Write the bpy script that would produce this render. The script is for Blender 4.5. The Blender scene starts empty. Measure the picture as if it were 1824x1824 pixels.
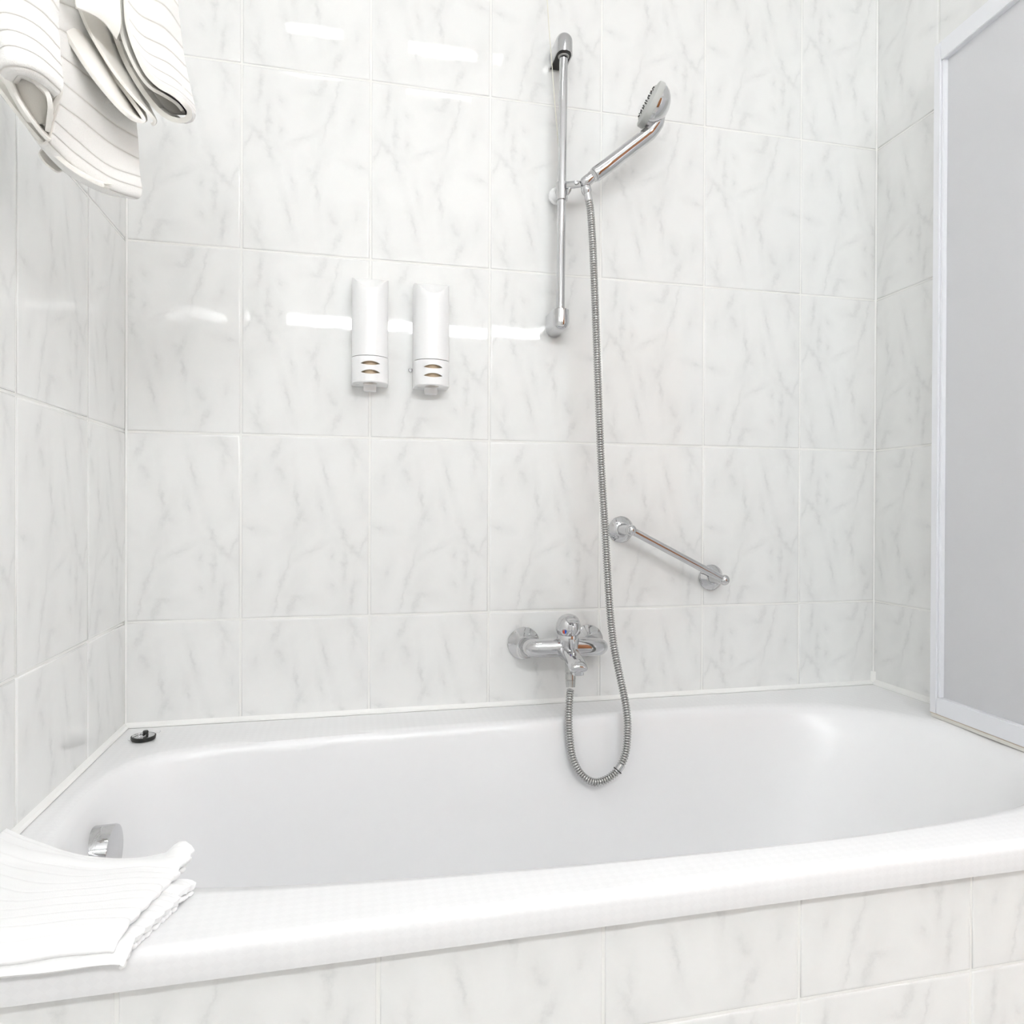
import bpy, bmesh, math, random
from mathutils import Vector, Matrix
random.seed(7)
SC = bpy.context.scene
C = SC.collection
pi = math.pi

# ------------------------------------------------------------------ camera, world, lights, exposure
CAM = Vector((0.42007, -1.44294, 0.98464))
F = 1244.6
RX = Vector((0.97546763, -0.22010355, 0.00416351))
RY = Vector((0.22012056, 0.97546365, -0.00419608))
RZ = Vector((-0.00313778, 0.00500961, 0.99998253))
cd = bpy.data.cameras.new('camera'); cam = bpy.data.objects.new('camera', cd); C.objects.link(cam)
cd.sensor_width = 36; cd.lens = 36 * F / 1824; cd.clip_start = 0.02
cam.matrix_world = Matrix(((RX[0], RZ[0], -RY[0], CAM[0]), (RX[1], RZ[1], -RY[1], CAM[1]), (RX[2], RZ[2], -RY[2], CAM[2]), (0, 0, 0, 1)))
SC.camera = cam
w = bpy.data.worlds.new('world'); SC.world = w; w.use_nodes = True
w.node_tree.nodes['Background'].inputs[0].default_value = (1, 1, 1, 1)
w.node_tree.nodes['Background'].inputs[1].default_value = 0.3
SC.view_settings.view_transform = 'Standard'; SC.view_settings.look = 'None'
SC.view_settings.gamma = 1; SC.view_settings.use_curve_mapping = False
SC.view_settings.exposure = 0.10
cy = SC.cycles
cy.use_adaptive_sampling = True; cy.adaptive_threshold = 0.12; cy.adaptive_min_samples = 16
cy.max_bounces = 8; cy.diffuse_bounces = 5; cy.glossy_bounces = 5; cy.transmission_bounces = 6
cy.use_denoising = True; cy.caustics_reflective = False; cy.caustics_refractive = False
STRIP = 60.0       # radiance of the mirror light
FILL_PANEL = 1.5       # radiance of the added fill panel on the side wall
SPOT = 11.0        # radiance of the ceiling lights

# room dimensions
W = 1.6366; H = 2.5; RIM = 0.57; WT = 0.24574; HT = 0.36
COLS = [0, 0.20446] + [0.20446 + WT * k for k in range(1, 6)] + [W]
ROWS = [RIM, 0.7678, 1.1278, 1.4878, 1.8478, 2.2078, H]
YF = -2.40; XR = 2.75; YP = -0.76


def pt(u, v, ax, val):
    """point of the photo ray (u, v) on the world plane axis=val"""
    d = RX * ((u - 912) / F) + RY - RZ * ((v - 912) / F)
    return CAM + d * ((val - CAM[ax]) / d[ax])

# ------------------------------------------------------------------ materials
MATS = {}


def mat(name, col, rough=0.5, metal=0.0, spec=0.5, emit=None, **kw):
    m = bpy.data.materials.new(name); m.use_nodes = True
    b = m.node_tree.nodes['Principled BSDF']
    b.inputs['Base Color'].default_value = (*col, 1)
    b.inputs['Roughness'].default_value = rough
    b.inputs['Metallic'].default_value = metal
    b.inputs['Specular IOR Level'].default_value = spec
    if emit:
        b.inputs['Emission Color'].default_value = (*emit[0], 1); b.inputs['Emission Strength'].default_value = emit[1]
    MATS[name] = m
    return m


def N(m, t, **kw):
    n = m.node_tree.nodes.new(t)
    for k, v in kw.items():
        if k in n.inputs.keys() if hasattr(n.inputs, 'keys') else False:
            n.inputs[k].default_value = v
        else:
            setattr(n, k, v)
    return n


def L(m, a, b):
    m.node_tree.links.new(a, b)


def math_node(m, op, a, b=None):
    n = m.node_tree.nodes.new('ShaderNodeMath'); n.operation = op
    for i, x in enumerate((a, b)):
        if x is None: continue
        if isinstance(x, (int, float)): n.inputs[i].default_value = x
        else: L(m, x, n.inputs[i])
    return n.outputs[0]


# the printed marble veins of the tile: (u0, v0, u1, v1, width mm, weakness); u from the left, v from the top
VEINS = [(.30, .04, .235, .135, 5, .1), (.84, .02, .92, .115, 4.5, .1), (.875, .10, .87, .18, 3.5, .35), (.63, .165, .67, .27, 3, 0), (.27, .17, .33, .25, 7, .3),
         (.415, .28, .435, .42, 3.5, .05), (.465, .41, .41, .50, 5, 0), (.50, .47, .46, .44, 8, .4), (.04, .50, .12, .515, 4, .3), (.77, .50, .82, .61, 4, 0),
         (.81, .60, .92, .665, 5, 0), (.985, .545, .905, .67, 2.5, .25), (.80, .64, .80, .80, 4.5, .05), (.61, .605, .48, .655, 3, .35), (.385, .64, .33, .76, 2, .35),
         (.34, .745, .285, .85, 2.5, .1), (.285, .85, .25, .975, 2, .15), (.39, .885, .48, .893, 5, .05), (.41, .88, .355, .995, 6, 0), (.875, .82, .85, .96, 4, 0),
         (.70, .825, .715, .845, 4, .25), (.705, .65, .71, .69, 4, .4), (.12, .20, .10, .26, 6, .5), (.60, .34, .63, .44, 4, .5), (.93, .30, .95, .37, 5, .5), (.16, .72, .13, .80, 5, .5)]


def tile_material(name, base, vein):
    m = mat(name, base, 0.035, spec=0.42)
    b = m.node_tree.nodes['Principled BSDF']
    tc = N(m, 'ShaderNodeTexCoord')
    P = tc.outputs['Object']
    wn = N(m, 'ShaderNodeTexNoise'); wn.inputs['Scale'].default_value = 60; wn.inputs['Detail'].default_value = 5; wn.inputs['Roughness'].default_value = 0.72
    L(m, P, wn.inputs['Vector'])
    wv = N(m, 'ShaderNodeVectorMath', operation='MULTIPLY_ADD')
    L(m, wn.outputs['Color'], wv.inputs[0]); wv.inputs[1].default_value = (0.024, 0.0, 0.024)
    sh = N(m, 'ShaderNodeVectorMath', operation='SUBTRACT'); L(m, P, sh.inputs[0]); sh.inputs[1].default_value = (0.012, 0, 0.012)
    L(m, sh.outputs[0], wv.inputs[2])
    acc = None
    for u0, v0, u1, v1, wmm, weak in VEINS:
        x0, z0, x1, z1 = (u0 - .5) * WT, (.5 - v0) * HT, (u1 - .5) * WT, (.5 - v1) * HT
        ln = math.hypot(x1 - x0, z1 - z0)
        mp = N(m, 'ShaderNodeMapping', vector_type='TEXTURE'); L(m, wv.outputs[0], mp.inputs['Vector'])
        mp.inputs['Location'].default_value = ((x0 + x1) / 2, 0, (z0 + z1) / 2)
        mp.inputs['Rotation'].default_value = (0, -math.atan2(z1 - z0, x1 - x0), 0)
        mp.inputs['Scale'].default_value = (ln * 0.58 + 0.005, 1000, wmm / 1000 * 1.35)
        ln_ = N(m, 'ShaderNodeVectorMath', operation='LENGTH'); L(m, mp.outputs[0], ln_.inputs[0])
        o = ln_.outputs['Value']
        if weak: o = math_node(m, 'ADD', o, weak)
        acc = o if acc is None else math_node(m, 'MINIMUM', acc, o)
    core = N(m, 'ShaderNodeMapRange'); L(m, acc, core.inputs['Value']); core.interpolation_type = 'SMOOTHSTEP'
    core.inputs['From Min'].default_value = 0.0; core.inputs['From Max'].default_value = 1.45; core.inputs["To Min"].default_value = 0.64; core.inputs['To Max'].default_value = 0.0
    halo = N(m, 'ShaderNodeMapRange'); L(m, acc, halo.inputs['Value']); halo.interpolation_type = 'SMOOTHSTEP'
    halo.inputs['From Min'].default_value = 0.3; halo.inputs['From Max'].default_value = 4.0; halo.inputs['To Min'].default_value = 0.24; halo.inputs['To Max'].default_value = 0.0
    # broken texture inside the veins
    n2 = N(m, 'ShaderNodeTexNoise'); n2.inputs['Scale'].default_value = 75; n2.inputs['Detail'].default_value = 4; n2.inputs['Roughness'].default_value = 0.65
    L(m, P, n2.inputs['Vector'])
    br = N(m, 'ShaderNodeMapRange'); L(m, n2.outputs['Fac'], br.inputs['Value'])
    br.inputs['From Min'].default_value = 0.36; br.inputs['From Max'].default_value = 0.66; br.inputs['To Min'].default_value = 0.22
    n3 = N(m, 'ShaderNodeTexNoise'); n3.inputs['Scale'].default_value = 16; n3.inputs['Detail'].default_value = 3
    L(m, P, n3.inputs['Vector'])
    cl = N(m, 'ShaderNodeMapRange'); L(m, n3.outputs['Fac'], cl.inputs['Value'])
    cl.inputs['From Min'].default_value = 0.50; cl.inputs['From Max'].default_value = 0.75; cl.inputs['To Max'].default_value = 0.16
    tot = math_node(m, 'ADD', math_node(m, 'ADD', math_node(m, 'MULTIPLY', core.outputs[0], br.outputs[0]), halo.outputs[0]), cl.outputs[0])
    tot = math_node(m, 'MINIMUM', tot, 1.0)
    mx = N(m, 'ShaderNodeMix', data_type='RGBA'); L(m, tot, mx.inputs['Factor'])
    mx.inputs['A'].default_value = (*base, 1); mx.inputs['B'].default_value = (*vein, 1)
    L(m, mx.outputs['Result'], b.inputs['Base Color'])
    # glaze waviness
    g2 = N(m, 'ShaderNodeTexNoise'); g2.inputs['Scale'].default_value = 14; g2.inputs['Detail'].default_value = 4
    geo = N(m, 'ShaderNodeNewGeometry'); L(m, geo.outputs['Position'], g2.inputs['Vector'])
    bp = N(m, 'ShaderNodeBump'); bp.inputs['Strength'].default_value = 0.25; bp.inputs['Distance'].default_value = 0.0010
    L(m, g2.outputs['Fac'], bp.inputs['Height']); L(m, bp.outputs[0], b.inputs['Normal'])
    return m


def bump_noise(m, scale, dist, strength=0.5, detail=3, coord='Object'):
    b = m.node_tree.nodes['Principled BSDF']
    tc = N(m, 'ShaderNodeTexCoord'); n = N(m, 'ShaderNodeTexNoise')
    n.inputs['Scale'].default_value = scale; n.inputs['Detail'].default_value = detail
    L(m, tc.outputs[coord], n.inputs['Vector'])
    bp = N(m, 'ShaderNodeBump'); bp.inputs['Distance'].default_value = dist; bp.inputs['Strength'].default_value = strength
    L(m, n.outputs['Fac'], bp.inputs['Height']); L(m, bp.outputs[0], b.inputs['Normal'])
    return bp


TILE = tile_material('marble_tile', (0.872, 0.875, 0.862), (0.715, 0.72, 0.71))
GROUT = mat('grout', (0.90, 0.90, 0.875), 0.8); bump_noise(GROUT, 300, 0.0006)
SIL = mat('silicone', (0.93, 0.93, 0.91), 0.35)
PAINT = mat('wall_paint', (0.86, 0.86, 0.85), 0.8); bump_noise(PAINT, 120, 0.0005)
CEIL = mat('ceiling_paint', (0.83, 0.83, 0.825), 0.9); bump_noise(CEIL, 90, 0.0006)
FLOORM = mat('floor_tile', (0.72, 0.72, 0.71), 0.25); bump_noise(FLOORM, 60, 0.0005)
CHROME = mat('chrome', (0.62, 0.62, 0.63), 0.05, 1.0)
bump_noise(CHROME, 30, 0.0002, 0.15, 1)
BRUSH = mat('hose_metal', (0.50, 0.50, 0.49), 0.16, 1.0); bump_noise(BRUSH, 400, 0.0002, 0.2)
PLAST = mat('white_plastic', (0.92, 0.92, 0.92), 0.3); bump_noise(PLAST, 500, 0.0001, 0.2)
PLASTIN = mat('cream_plastic', (0.66, 0.52, 0.36), 0.5); bump_noise(PLASTIN, 200, 0.0002, 0.2)
GREYPL = mat('grey_plastic', (0.52, 0.53, 0.51), 0.4); bump_noise(GREYPL, 200, 0.0002, 0.2)
BLACK = mat('black_rubber', (0.018, 0.018, 0.016), 0.45); bump_noise(BLACK, 300, 0.0003)
FRAMEW = mat('white_enamel', (0.86, 0.87, 0.90), 0.28); bump_noise(FRAMEW, 300, 0.0001, 0.2)
RUST = mat('stained_seal', (0.62, 0.52, 0.42), 0.6); bump_noise(RUST, 300, 0.0003)
SEAL = mat('clear_seal', (0.83, 0.81, 0.76), 0.35); bump_noise(SEAL, 200, 0.0003)
RED = mat('red_mark', (0.55, 0.08, 0.04), 0.4)
BLUE = mat('blue_mark', (0.01, 0.12, 0.65), 0.4)
INK = mat('blue_ink', (0.25, 0.27, 0.45), 0.6)
CORD = mat('cream_cord', (0.80, 0.78, 0.68), 0.7); bump_noise(CORD, 600, 0.0002)
WOOD = mat('door_wood', (0.42, 0.17, 0.06), 0.4)
nt = N(WOOD, 'ShaderNodeTexNoise'); nt.inputs['Scale'].default_value = 5; nt.inputs['Detail'].default_value = 6
wm = N(WOOD, 'ShaderNodeMapping'); wm.inputs['Scale'].default_value = (12, 12, 0.8); wt = N(WOOD, 'ShaderNodeTexCoord')
L(WOOD, wt.outputs['Object'], wm.inputs[0]); L(WOOD, wm.outputs[0], nt.inputs['Vector'])
wr = N(WOOD, 'ShaderNodeValToRGB'); wr.color_ramp.elements[0].color = (0.26, 0.09, 0.03, 1); wr.color_ramp.elements[1].color = (0.52, 0.22, 0.08, 1)
L(WOOD, nt.outputs['Fac'], wr.inputs[0]); L(WOOD, wr.outputs[0], WOOD.node_tree.nodes['Principled BSDF'].inputs['Base Color'])
LIT = mat('lamp_strip_diffuser', (0.9, 0.9, 0.9), 0.5, emit=((0.965, 0.985, 1.0), STRIP))
LITS = mat('lamp_spot_diffuser', (0.9, 0.9, 0.9), 0.5, emit=((1.0, 0.99, 0.97), SPOT))

LITP = mat('fill_panel_glow', (0.9, 0.9, 0.9), 0.5, emit=((0.99, 0.99, 1.0), FILL_PANEL))  # unseen glowing panel added to brighten the room

LITA = mat('fill_side_diffuser', (0.9, 0.9, 0.9), 0.5, emit=((0.99, 0.99, 1.0), 12.0))  # added fill light hidden behind the right partition

# enamel of the bath: faint rhombus print on the rim
ENAM = mat('bath_enamel', (0.90, 0.90, 0.905), 0.26, spec=0.5)
b_ = ENAM.node_tree.nodes['Principled BSDF']
tc_ = N(ENAM, 'ShaderNodeTexCoord'); mp_ = N(ENAM, 'ShaderNodeMapping'); mp_.inputs['Rotation'].default_value = (0, 0, 0)
# diamond lattice: rotate (x, y+z) by 45 degrees
sp_ = N(ENAM, 'ShaderNodeSeparateXYZ'); L(ENAM, tc_.outputs['Object'], sp_.inputs[0])
yz = math_node(ENAM, 'ADD', sp_.outputs[1], sp_.outputs[2])
aa = math_node(ENAM, 'ADD', math_node(ENAM, 'MULTIPLY', sp_.outputs[0], 75), math_node(ENAM, 'MULTIPLY', yz, 95))
bb = math_node(ENAM, 'SUBTRACT', math_node(ENAM, 'MULTIPLY', sp_.outputs[0], 75), math_node(ENAM, 'MULTIPLY', yz, 95))
ch = math_node(ENAM, 'MODULO', math_node(ENAM, 'ADD', math_node(ENAM, 'FLOOR', aa), math_node(ENAM, 'FLOOR', bb)), 2.0)
ch = math_node(ENAM, 'ABSOLUTE', ch)
ch = math_node(ENAM, 'MULTIPLY', ch, math_node(ENAM, 'MAXIMUM', math_node(ENAM, 'GREATER_THAN', sp_.outputs[2], 0.566), math_node(ENAM, 'LESS_THAN', sp_.outputs[1], -0.70)))   # printed on the rim only
mx_ = N(ENAM, 'ShaderNodeMix', data_type='RGBA'); L(ENAM, ch, mx_.inputs['Factor'])
mx_.inputs['A'].default_value = (0.90, 0.90, 0.905, 1); mx_.inputs['B'].default_value = (0.884, 0.884, 0.889, 1)
L(ENAM, mx_.outputs['Result'], b_.inputs['Base Color'])

# frosted screen pane
FROST = bpy.data.materials.new('frosted_pane'); FROST.use_nodes = True
nt_ = FROST.node_tree; nt_.nodes.clear()
o_ = nt_.nodes.new('ShaderNodeOutputMaterial'); t_ = nt_.nodes.new('ShaderNodeBsdfTranslucent'); d_ = nt_.nodes.new('ShaderNodeBsdfDiffuse')
g_ = nt_.nodes.new('ShaderNodeBsdfGlossy'); m1 = nt_.nodes.new('ShaderNodeMixShader'); m2 = nt_.nodes.new('ShaderNodeMixShader')
t_.inputs[0].default_value = (0.965, 0.965, 0.98, 1); d_.inputs[0].default_value = (0.965, 0.965, 0.98, 1); g_.inputs['Roughness'].default_value = 0.32
m1.inputs[0].default_value = 0.5; m2.inputs[0].default_value = 0.05
nt_.links.new(t_.outputs[0], m1.inputs[1]); nt_.links.new(d_.outputs[0], m1.inputs[2]); nt_.links.new(m1.outputs[0], m2.inputs[1]); nt_.links.new(g_.outputs[0], m2.inputs[2])
nt_.links.new(m2.outputs[0], o_.inputs[0])
fn_ = nt_.nodes.new('ShaderNodeTexNoise'); fn_.inputs['Scale'].default_value = 180; ft_ = nt_.nodes.new('ShaderNodeTexCoord'); fb_ = nt_.nodes.new('ShaderNodeBump')
fb_.inputs['Distance'].default_value = 0.001; fb_.inputs['Strength'].default_value = 0.3
nt_.links.new(ft_.outputs['Object'], fn_.inputs['Vector']); nt_.links.new(fn_.outputs[0], fb_.inputs['Height']); nt_.links.new(fb_.outputs[0], g_.inputs['Normal'])


def towel_material(name, col, groove, depth):
    m = mat(name, col, 0.95, spec=0.1)
    b = m.node_tree.nodes['Principled BSDF']
    b.inputs['Sheen Weight'].default_value = 0.35; b.inputs['Sheen Roughness'].default_value = 0.6
    uv = N(m, 'ShaderNodeUVMap'); uv.uv_map = 'UVMap'
    sp = N(m, 'ShaderNodeSeparateXYZ'); L(m, uv.outputs[0], sp.inputs[0])
    fr = math_node(m, 'FRACT', sp.outputs[1])
    d = math_node(m, 'MULTIPLY', math_node(m, 'ABSOLUTE', math_node(m, 'SUBTRACT', fr, 0.5)), 2.0)   # 1 at the groove
    puff = math_node(m, 'SUBTRACT', 1.0, math_node(m, 'POWER', d, 7.0))
    n = N(m, 'ShaderNodeTexNoise'); n.inputs['Scale'].default_value = 900; n.inputs['Detail'].default_value = 2
    tc = N(m, 'ShaderNodeTexCoord'); L(m, tc.outputs['Object'], n.inputs['Vector'])
    h = math_node(m, 'ADD', puff, math_node(m, 'MULTIPLY', n.outputs['Fac'], 0.35))
    bp = N(m, 'ShaderNodeBump'); bp.inputs['Distance'].default_value = depth; bp.inputs['Strength'].default_value = 0.9
    L(m, h, bp.inputs['Height']); L(m, bp.outputs[0], b.inputs['Normal'])
    mx = N(m, 'ShaderNodeMix', data_type='RGBA')
    L(m, math_node(m, 'POWER', d, 14.0), mx.inputs['Factor'])
    mx.inputs['A'].default_value = (*col, 1); mx.inputs['B'].default_value = (*groove, 1)
    L(m, mx.outputs['Result'], b.inputs['Base Color'])
    return m


TOWEL = towel_material('ribbed_towel', (0.93, 0.918, 0.89), (0.72, 0.69, 0.64), 0.0016)
MATM = towel_material('ribbed_bath_mat', (0.95, 0.95, 0.95), (0.91, 0.91, 0.91), 0.0005)
HEM = mat('towel_hem', (0.93, 0.908, 0.862), 0.95, spec=0.1); bump_noise(HEM, 900, 0.0006)
MHEM = mat('mat_hem', (0.95, 0.95, 0.95), 0.95, spec=0.1); bump_noise(MHEM, 900, 0.0006)

# ------------------------------------------------------------------ helpers


def tag(o, label=None, cat=None, group=None, kind=None):
    if label: o['label'] = label
    if cat: o['category'] = cat
    if group: o['group'] = group
    if kind: o['kind'] = kind
    return o


def empty(name, loc, label, cat, group=None):
    o = bpy.data.objects.new(name, None); C.objects.link(o); o.location = loc; o.empty_display_size = 0.05
    return tag(o, label, cat, group)


def mesh_obj(name, bm, m, parent=None, smooth=True, mods=(), autosmooth=None):
    me = bpy.data.meshes.new(name)
    bmesh.ops.recalc_face_normals(bm, faces=bm.faces)
    bm.to_mesh(me); bm.free()
    for mm in (m if isinstance(m, (list, tuple)) else [m]): me.materials.append(mm)
    for p in me.polygons: p.use_smooth = smooth
    if smooth and autosmooth is not None:
        me.set_sharp_from_angle(angle=math.radians(autosmooth))
    o = bpy.data.objects.new(name, me); C.objects.link(o)
    if parent is not None:
        o.parent = parent
        o.matrix_parent_inverse = Matrix.Translation(parent.location).inverted() if parent.type == 'EMPTY' else Matrix.Identity(4)
    return o


def box_bm(bm, a, b):
    a = Vector(a); b = Vector(b)
    r = bmesh.ops.create_cube(bm, size=1)
    for v in r['verts']:
        v.co = Vector(((a[i] + b[i]) / 2 + v.co[i] * (b[i] - a[i]) for i in range(3)))
    return r['verts']


def box(name, a, b, m, parent=None, bevel=0.0, seg=2, smooth=None):
    bm = bmesh.new(); box_bm(bm, a, b)
    if bevel: bmesh.ops.bevel(bm, geom=bm.edges[:], offset=bevel, segments=seg, profile=0.5, affect='EDGES')
    return mesh_obj(name, bm, m, parent, smooth=bevel > 0, autosmooth=35 if bevel else None)


def frame_from(axis):
    z = Vector(axis).normalized()
    x = z.cross(Vector((0, 0, 1)))
    if x.length < 1e-4: x = Vector((1, 0, 0))
    x.normalize(); y = z.cross(x)
    return x, y, z


def lathe_bm(bm, origin, axis, prof, n=32, cap=True, sx=1.0, sy=1.0, up=None):
    """prof: list of (distance along axis, radius)"""
    x, y, z = frame_from(axis)
    if up is not None:
        y = (Vector(up) - z * Vector(up).dot(z)).normalized(); x = y.cross(z)
    o = Vector(origin); rings = []
    for h, r in prof:
        if r < 1e-6: rings.append([bm.verts.new(o + z * h)])
        else: rings.append([bm.verts.new(o + z * h + x * (r * sx * math.cos(2 * pi * k / n)) + y * (r * sy * math.sin(2 * pi * k / n))) for k in range(n)])
    for a, b in zip(rings, rings[1:]):
        for k in range(n):
            k2 = (k + 1) % n
            if len(a) == 1 and len(b) == 1: break
            if len(a) == 1: bm.faces.new((a[0], b[k], b[k2]))
            elif len(b) == 1: bm.faces.new((a[k], a[k2], b[0]))
            else: bm.faces.new((a[k], a[k2], b[k2], b[k]))
    if cap:
        for r in (rings[0], rings[-1]):
            if len(r) > 1: bm.faces.new(r)


def lathe(name, origin, axis, prof, m, parent=None, n=32, auto=38, **kw):
    bm = bmesh.new(); lathe_bm(bm, origin, axis, prof, n, **kw)
    return mesh_obj(name, bm, m, parent, autosmooth=auto)


def catmull(P, n, closed=False):
    P = [Vector(p) for p in P]; out = []
    m = len(P)
    segs = m if closed else m - 1
    for i in range(segs):
        if closed: a, b, c, d = P[i - 1], P[i], P[(i + 1) % m], P[(i + 2) % m]
        else: a, b, c, d = P[max(i - 1, 0)], P[i], P[i + 1], P[min(i + 2, m - 1)]
        for k in range(n):
            t = k / n
            out.append(0.5 * ((2 * b) + (c - a) * t + (2 * a - 5 * b + 4 * c - d) * t * t + (3 * b - a - 3 * c + d) * t ** 3))
    if not closed: out.append(P[-1].copy())
    return out


def resample(P, n, closed=False):
    P = list(P)
    if closed: P = P + [P[0]]
    L_ = [0]
    for a, b in zip(P, P[1:]): L_.append(L_[-1] + (b - a).length)
    out = []; j = 0
    cnt = n if closed else n - 1
    for i in range(n):
        s = L_[-1] * i / cnt
        while j < len(P) - 2 and L_[j + 1] < s: j += 1
        t = (s - L_[j]) / max(L_[j + 1] - L_[j], 1e-9)
        out.append(P[j].lerp(P[j + 1], min(max(t, 0), 1)))
    return out


def tube_bm(bm, path, rad, n=12, cap=True, sx=1, sy=1, up0=None):
    """sweep with parallel transport; rad scalar or list"""
    P = [Vector(p) for p in path]; m = len(P)
    T = [(P[min(i + 1, m - 1)] - P[max(i - 1, 0)]).normalized() for i in range(m)]
    u = Vector(up0) if up0 else (Vector((0, 0, 1)) if abs(T[0].z) < 0.9 else Vector((1, 0, 0)))
    rings = []
    for i in range(m):
        u = (u - T[i] * u.dot(T[i])).normalized(); v = T[i].cross(u)
        r = rad[i] if isinstance(rad, (list, tuple)) else rad
        rx, ry = (r if isinstance(r, (list, tuple)) else (r * sx, r * sy))
        rings.append([bm.verts.new(P[i] + v * (rx * math.cos(2 * pi * k / n)) + u * (ry * math.sin(2 * pi * k / n))) for k in range(n)])
    for a, b in zip(rings, rings[1:]):
        for k in range(n):
            bm.faces.new((a[k], a[(k + 1) % n], b[(k + 1) % n], b[k]))
    if cap: bm.faces.new(rings[0]); bm.faces.new(rings[-1])


def tube(name, path, rad, m, parent=None, n=12, auto=50, **kw):
    bm = bmesh.new(); tube_bm(bm, path, rad, n, **kw)
    return mesh_obj(name, bm, m, parent, autosmooth=auto)


def prism_bm(bm, prof, o, ax, ay, az, depth, bev=0.0):
    """polygon prof (u,v) in plane ax,ay extruded along az"""
    o = Vector(o); ax = Vector(ax); ay = Vector(ay); az = Vector(az)
    A = [bm.verts.new(o + ax * u + ay * v) for u, v in prof]
    B = [bm.verts.new(o + ax * u + ay * v + az * depth) for u, v in prof]
    n = len(prof)
    fs = [bm.faces.new(A), bm.faces.new(B)]
    for k in range(n): bm.faces.new((A[k], A[(k + 1) % n], B[(k + 1) % n], B[k]))
    return fs


# ------------------------------------------------------------------ the room
J = 0.0042      # joint width
TILE_MESH = {}


def tile_mesh(x0, x1, z0, z1):
    """tile face in the local XZ plane facing -Y, pillowed edge; local origin = middle of the uncut tile, so the print stays in register"""
    key = tuple(round(v, 4) for v in (x0, x1, z0, z1))
    if key in TILE_MESH: return TILE_MESH[key]
    bm = bmesh.new(); rings = []
    for inset, y in ((0, 0.006), (0, 0.0009), (0.0011, 0.0002), (0.0035, 0.0)):
        rings.append([bm.verts.new((x, y, z)) for x, z in ((x0 + inset, z0 + inset), (x1 - inset, z0 + inset), (x1 - inset, z1 - inset), (x0 + inset, z1 - inset))])
    for a, b in zip(rings, rings[1:]):
        for k in range(4): bm.faces.new((a[k], a[(k + 1) % 4], b[(k + 1) % 4], b[k]))
    bm.faces.new(rings[-1]); bm.faces.new(rings[0])
    bmesh.ops.recalc_face_normals(bm, faces=bm.faces)
    me = bpy.data.meshes.new('tile'); bm.to_mesh(me); bm.free(); me.materials.append(TILE)
    for p in me.polygons: p.use_smooth = True
    me.set_sharp_from_angle(angle=math.radians(60))
    TILE_MESH[key] = me
    return me


def lay_tiles(parent, us, zs, origin, udir, normal, seed, flips, skip=None, tilt=0.0016, top_cut_last=True):
    """us: rising joint positions along udir, zs: joint heights; flips[row][col] = print turned upside down"""
    rnd = random.Random(seed)
    ud = Vector(udir); nn = Vector(normal); zd = Vector((0, 0, 1))
    rot = Matrix((ud, -nn, zd)).transposed().to_4x4()
    par_inv = Matrix.Translation(parent.location).inverted() if parent.type == 'EMPTY' else Matrix.Identity(4)
    for i in range(len(us) - 1):
        for j in range(len(zs) - 1):
            a, b, c, d = us[i], us[i + 1], zs[j], zs[j + 1]
            if skip and skip((a + b) / 2, (c + d) / 2): continue
            if b - a < 0.014 or d - c < 0.014: continue
            uc = (a + b) / 2 if b - a > WT - 0.004 else (b - WT / 2 if i == 0 else a + WT / 2)
            zc = (c + d) / 2 if d - c > HT - 0.004 else (d - HT / 2 if j == 0 else c + HT / 2)
            f = flips[j][i] if j < len(flips) and i < len(flips[j]) else (rnd.random() < 0.5)
            x0, x1, z0, z1 = a + J / 2 - uc, b - J / 2 - uc, c + J / 2 - zc, d - J / 2 - zc
            if f: x0, x1, z0, z1 = -x1, -x0, -z1, -z0
            o = bpy.data.objects.new('tile', tile_mesh(x0, x1, z0, z1)); C.objects.link(o)
            o.parent = parent; o.matrix_parent_inverse = par_inv
            cen = Vector(origin) + ud * uc + zd * zc
            R = rot @ Matrix.Rotation(rnd.uniform(-tilt, tilt), 4, 'X') @ Matrix.Rotation(rnd.uniform(-tilt, tilt), 4, 'Z')
            if f: R = R @ Matrix.Rotation(pi, 4, 'Y')
            o.matrix_basis = Matrix.Translation(cen) @ R


def wall(name, a, b, m):
    o = box(name, a, b, m); tag(o, kind='structure'); return o


GD = 0.0016   # grout lies this far behind the tile faces
wb = wall('wall_back', (-0.12, GD, 0), (W + 0.003, 0.12, H), GROUT)
lay_tiles(wb, COLS, ROWS, (0, 0, 0), (1, 0, 0), (0, -1, 0), 1, [[0, 0, 0, 0, 0, 1, 1], [0, 0, 0, 0, 0, 0, 1], [1, 1, 0, 1, 1, 0, 1], [0, 1, 1, 1, 1, 1, 0], [0, 1, 1, 0, 0, 0, 1]])
wb2 = wall('wall_rear', (W + 0.12, 0.0, 0), (XR + 0.12, 0.12, H), PAINT)
wl = wall('wall_left', (-0.12, YF, 0), (-GD, GD, H), GROUT)
ly = [0, -0.1896] + [-0.1896 - WT * k for k in range(1, 9)] + [YF]
lz = [0.043, 0.403] + ROWS[1:]
lz = [0.0, 0.0478, 0.4078] + ROWS[1:]
lay_tiles(wl, ly[:2][::-1], lz, (0, 0, 0), (0, 1, 0), (1, 0, 0), 2, [[0], [0], [0], [0], [1], [0], [1]], skip=lambda y, z: z < 0.42)
lay_tiles(wl, ly[1:][::-1], lz, (0, 0, 0), (0, 1, 0), (1, 0, 0), 4, [[0], [0], [0] * 9, [0] * 9], skip=lambda y, z: y > -0.70 and z < 0.42)
wr_ = wall('wall_right', (W + GD, YP, 0), (W + 0.12, 0.0, H), GROUT)
ry = [0, -0.1799, -0.1799 - WT, -0.1799 - 2 * WT, YP + 0.0]
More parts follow.
